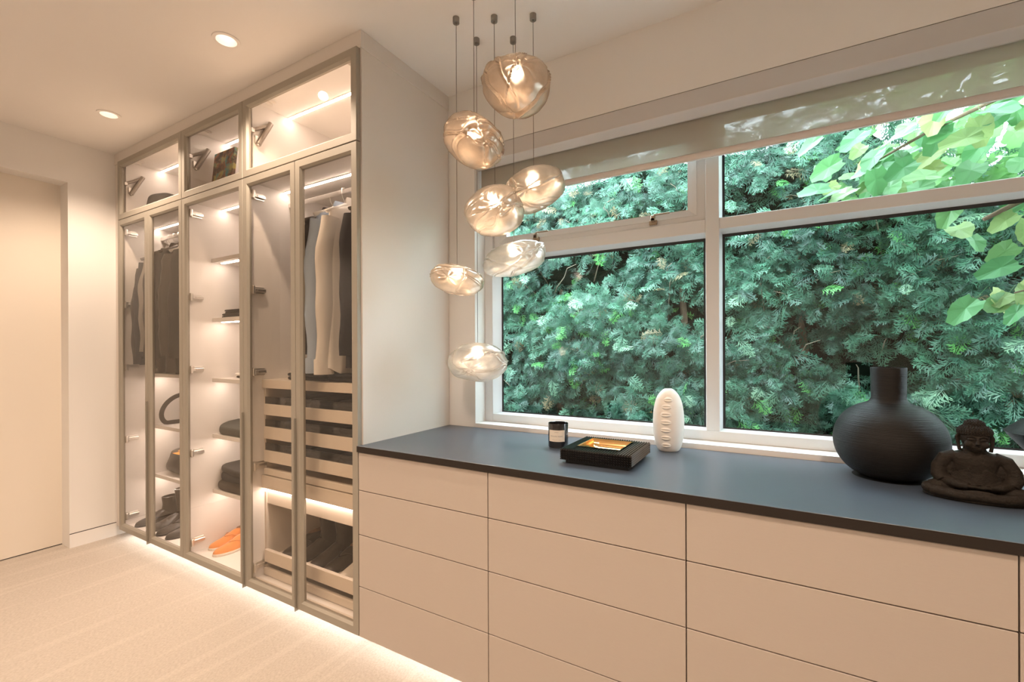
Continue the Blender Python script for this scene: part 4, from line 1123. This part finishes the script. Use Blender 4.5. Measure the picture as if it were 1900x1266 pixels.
for i in range(NSP):
    x = r0.uniform(-2.55, 2.2); z = .72 + (hedge_top(x) - .66) * r0.random()
    lay = r0.random(); y = hedge_face(x, z) - .02 + .26 * lay
    L = r0.uniform(.065, .135)
    if noise.noise(Vector((x * 3.1, z * 3.1, 8.0))) > .34 and lay < .8: continue
    d, s, n_ = spray_basis(r0)
    tn = max(0.0, min(.89, patch_tint(x, z) + r0.uniform(-.30, .30)))
    q_ = r0.random()
    if q_ < .022: tn = .985
    elif q_ < .022 + .10 * max(0, .25 + noise.noise(Vector((x * 2.1, z * 2.1, 12)))): tn = .945
    if i % 40 == 0 and len(front) < 290 and -1.9 < x < 1.1:
        front.append((x, y - .06 - .22 * lay, z, L, d, s, n_)); continue
    V_, F_ = TPL[i % 3]
    Bm = np.array((d, s, n_))
    allv.append(V_ @ Bm * L + np.array((x, y, z))); allf.append(F_ + base); base += len(V_); tints.append(np.clip(tn + .22 * (V_[:, 0] - .5), 0, .90) if tn < .91 else np.full(len(V_), tn))  # paler towards the tips: sky sheen painted into the tint
allv = np.concatenate(allv); allf = np.concatenate(allf); tints = np.concatenate(tints)
def fast_mesh(name, V_, F_, mat, tint=None):
    me = bpy.data.meshes.new(name); k_ = F_.shape[1]
    me.vertices.add(len(V_)); me.vertices.foreach_set('co', V_.astype(np.float32).ravel())
    me.loops.add(F_.size); me.loops.foreach_set('vertex_index', F_.astype(np.int32).ravel())
    me.polygons.add(len(F_)); me.polygons.foreach_set('loop_start', np.arange(0, F_.size, k_, dtype=np.int32))
    me.update(calc_edges=True)
    if tint is not None:
        at = me.attributes.new('tint', 'FLOAT', 'POINT'); at.data.foreach_set('value', tint.astype(np.float32))
    me.materials.append(mat)
    return me
hl = np.array(hedge.location)
fo = bpy.data.objects.new('foliage', fast_mesh('foliage', allv - hl, allf, M['spray'], tints)); COL.objects.link(fo); fo.parent = hedge; stuff(fo)
sm_ = [fast_mesh('spray', V_, F_, M['spray_obj']) for V_, F_ in TPL]
for i, (x, y, z, L, d, s, n_) in enumerate(front):
    o = bpy.data.objects.new('spray', sm_[i % 3]); COL.objects.link(o); o.parent = hedge
    mt = Matrix((d, s, n_)).transposed().to_4x4(); o.matrix_local = Matrix.Translation(Vector((x, y, z)) - hedge.location) @ mt @ Matrix.Scale(L, 4)
# dark backing added to paint inner shade and block the sky; stems
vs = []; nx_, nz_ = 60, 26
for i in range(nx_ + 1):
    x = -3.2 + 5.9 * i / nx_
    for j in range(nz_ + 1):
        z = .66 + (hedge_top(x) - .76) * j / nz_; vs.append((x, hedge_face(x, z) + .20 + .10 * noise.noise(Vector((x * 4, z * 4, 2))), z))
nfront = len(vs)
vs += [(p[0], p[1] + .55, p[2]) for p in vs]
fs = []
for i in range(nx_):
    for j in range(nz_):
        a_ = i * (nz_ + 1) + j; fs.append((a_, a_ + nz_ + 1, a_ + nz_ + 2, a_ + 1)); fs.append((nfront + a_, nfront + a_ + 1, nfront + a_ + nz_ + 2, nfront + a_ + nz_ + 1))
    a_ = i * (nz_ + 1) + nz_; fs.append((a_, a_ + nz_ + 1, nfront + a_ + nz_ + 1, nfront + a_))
MB().add(vs, fs).build('inner_shade_backing', M['hedge_core'], hedge)
M['twig'] = pbr('pale_twig', (.27, .22, .16), .8)
for x in (-1.42, -.52, .12, .82):
    MB().tube([(x, hedge_face(x, 1.2) + .22, .68), (x + .03, hedge_face(x, 1.3) + .20, 1.2), (x - .02, hedge_face(x, 1.6) + .22, 1.6), (x + .02, hedge_face(x, 1.9) + .23, 2.1)], [.026, .023, .020, .014], 10).build('stem', M['bark'], hedge, True)
for i in range(46):
    x = r0.uniform(-2.0, 1.5); z = r0.uniform(.9, 2.3); y = hedge_face(x, z)
    dx, dz = r0.uniform(-.18, .18), r0.uniform(.06, .25)
    MB().tube([(x - dx, y + .22, z - dz), (x - dx * .5, y + .12, z - dz * .35), (x, y + .05, z), (x + dx * .25, y, z + dz * .32), (x + dx * .7, y - .03, z + dz * .42)], [.005, .0042, .0034, .0026, .0015], 6).build('twig', M['twig'], hedge, True)

tree = thing('linden_tree', 'yellow green broadleaf tree reaching over the hedge at the right', 'tree', (1.55, 2.62, .70))
br = [[(1.55, 2.75, .70), (1.50, 2.72, 1.3), (1.40, 2.66, 1.75), (1.18, 2.60, 1.93), (.90, 2.55, 1.82), (.72, 2.52, 1.72)],
      [(1.40, 2.66, 1.75), (1.15, 2.56, 2.15), (.85, 2.50, 2.22), (.55, 2.48, 2.10), (.32, 2.47, 1.98)],
      [(1.15, 2.56, 2.15), (1.0, 2.52, 2.45), (.7, 2.5, 2.55), (.35, 2.5, 2.48)],
      [(1.40, 2.66, 1.75), (1.25, 2.60, 1.5), (1.0, 2.54, 1.48), (.80, 2.5, 1.42)]]
for i, b_ in enumerate(br):
    MB().tube(b_, [(.045, .03, .022, .016, .012, .008), (.02, .015, .010, .007, .003), (.012, .009, .006, .003), (.012, .008, .005, .003)][i], 10).build('trunk' if i == 0 else 'branch', M['bark'], tree, True)
M['leaf'] = leaf_mat('linden_leaf', (.05, .20, .07), (.13, .33, .12), (.42, .46, .18), attr=False, trans=.4)
def leaf_mesh(seed):
    r = random.Random(seed); n = 22; pts = []
    for i in range(n):
        a_ = 2 * PI * i / n; c_ = math.cos(a_)
        rr = .5 * (1 + .12 * math.cos(2 * a_)) * (1.025 if i % 2 else .965)
        x = rr * c_ * 1.15; y = rr * math.sin(a_) * .95
        if abs(a_ - PI) < .35: x *= .72
        if a_ < .3 or a_ > 2 * PI - .3: x *= 1.18
        pts.append((x, y, .18 * abs(y) - .15 * x * x + .02 * math.sin(5 * a_ + seed)))
    V_ = [(0, 0, 0)] + pts; me = bpy.data.meshes.new('leaf')
    V_ += [(-.36, 0, 0.0), (-.36, .012, 0), (-.95, .008, .12), (-.95, -.004, .12)]
    me.from_pydata(V_, [], [(0, 1 + i, 1 + (i + 1) % n) for i in range(n)] + [(n + 1, n + 2, n + 3, n + 4)]); me.materials.append(M['leaf'])
    return me
lm = [leaf_mesh(s) for s in (1, 2, 3)]
r0 = random.Random(33)
LP = []
for b_, cnt, spr in ((br[1], 112, .17), (br[2], 82, .18), (br[0][2:], 55, .14), (br[3], 38, .12)):
    for i in range(cnt):
        u = r0.random() ** .8 * (len(b_) - 1); q = min(int(u), len(b_) - 2); p = Vector(b_[q]).lerp(Vector(b_[q + 1]), u - q)
        LP.append(p + Vector((r0.gauss(0, spr * .7), r0.gauss(0, .09), r0.gauss(-.03, spr * .55))))
for i, p in enumerate(LP):
    o = bpy.data.objects.new('leaf', lm[i % 3]); COL.objects.link(o); o.parent = tree
    p.y = min(p.y, 2.74); p.y = max(p.y, 2.28)
    d = Vector((r0.uniform(-1, .2), r0.uniform(-.6, .3), r0.uniform(-.8, .0))).normalized(); n_ = Vector((r0.uniform(-.5, .5), -.75, r0.uniform(.2, 1))); n_ = (n_ - d * n_.dot(d)).normalized()
    o.matrix_local = Matrix.Translation(p - tree.location) @ Matrix((d, n_.cross(d), n_)).transposed().to_4x4() @ Matrix.Scale(r0.uniform(.065, .115), 4)

# the leaves further back in the crown, too many and too small to pick apart
vs = []; fs = []
for i in range(520):
    me = lm[i % 3]; p = Vector((.30 + 1.5 * r0.random() ** .8, r0.uniform(2.80, 3.15), 0)); p.z = r0.uniform(2.0, 2.95) - max(0, .7 - p.x) * .25
    d = Vector((r0.uniform(-1, .2), r0.uniform(-.6, .3), r0.uniform(-.8, .0))).normalized(); n_ = Vector((r0.uniform(-.5, .5), -.75, r0.uniform(.2, 1))); n_ = (n_ - d * n_.dot(d)).normalized()
    mt = Matrix.Translation(p) @ Matrix((d, n_.cross(d), n_)).transposed().to_4x4() @ Matrix.Scale(r0.uniform(.055, .10), 4)
    k0 = len(vs); vs += [tuple(mt @ v.co) for v in me.vertices]; fs += [tuple(k0 + q for q in p_.vertices) for p_ in me.polygons]
m = MB(); m.v = vs; m.f = fs
stuff(m.build('foliage', leaf_mat('linden_leaf_back', (.10, .30, .10), (.22, .44, .16), (.42, .52, .24), attr=False, trans=.5), tree))  # paler copy of the leaf colour, with the backlight painted in
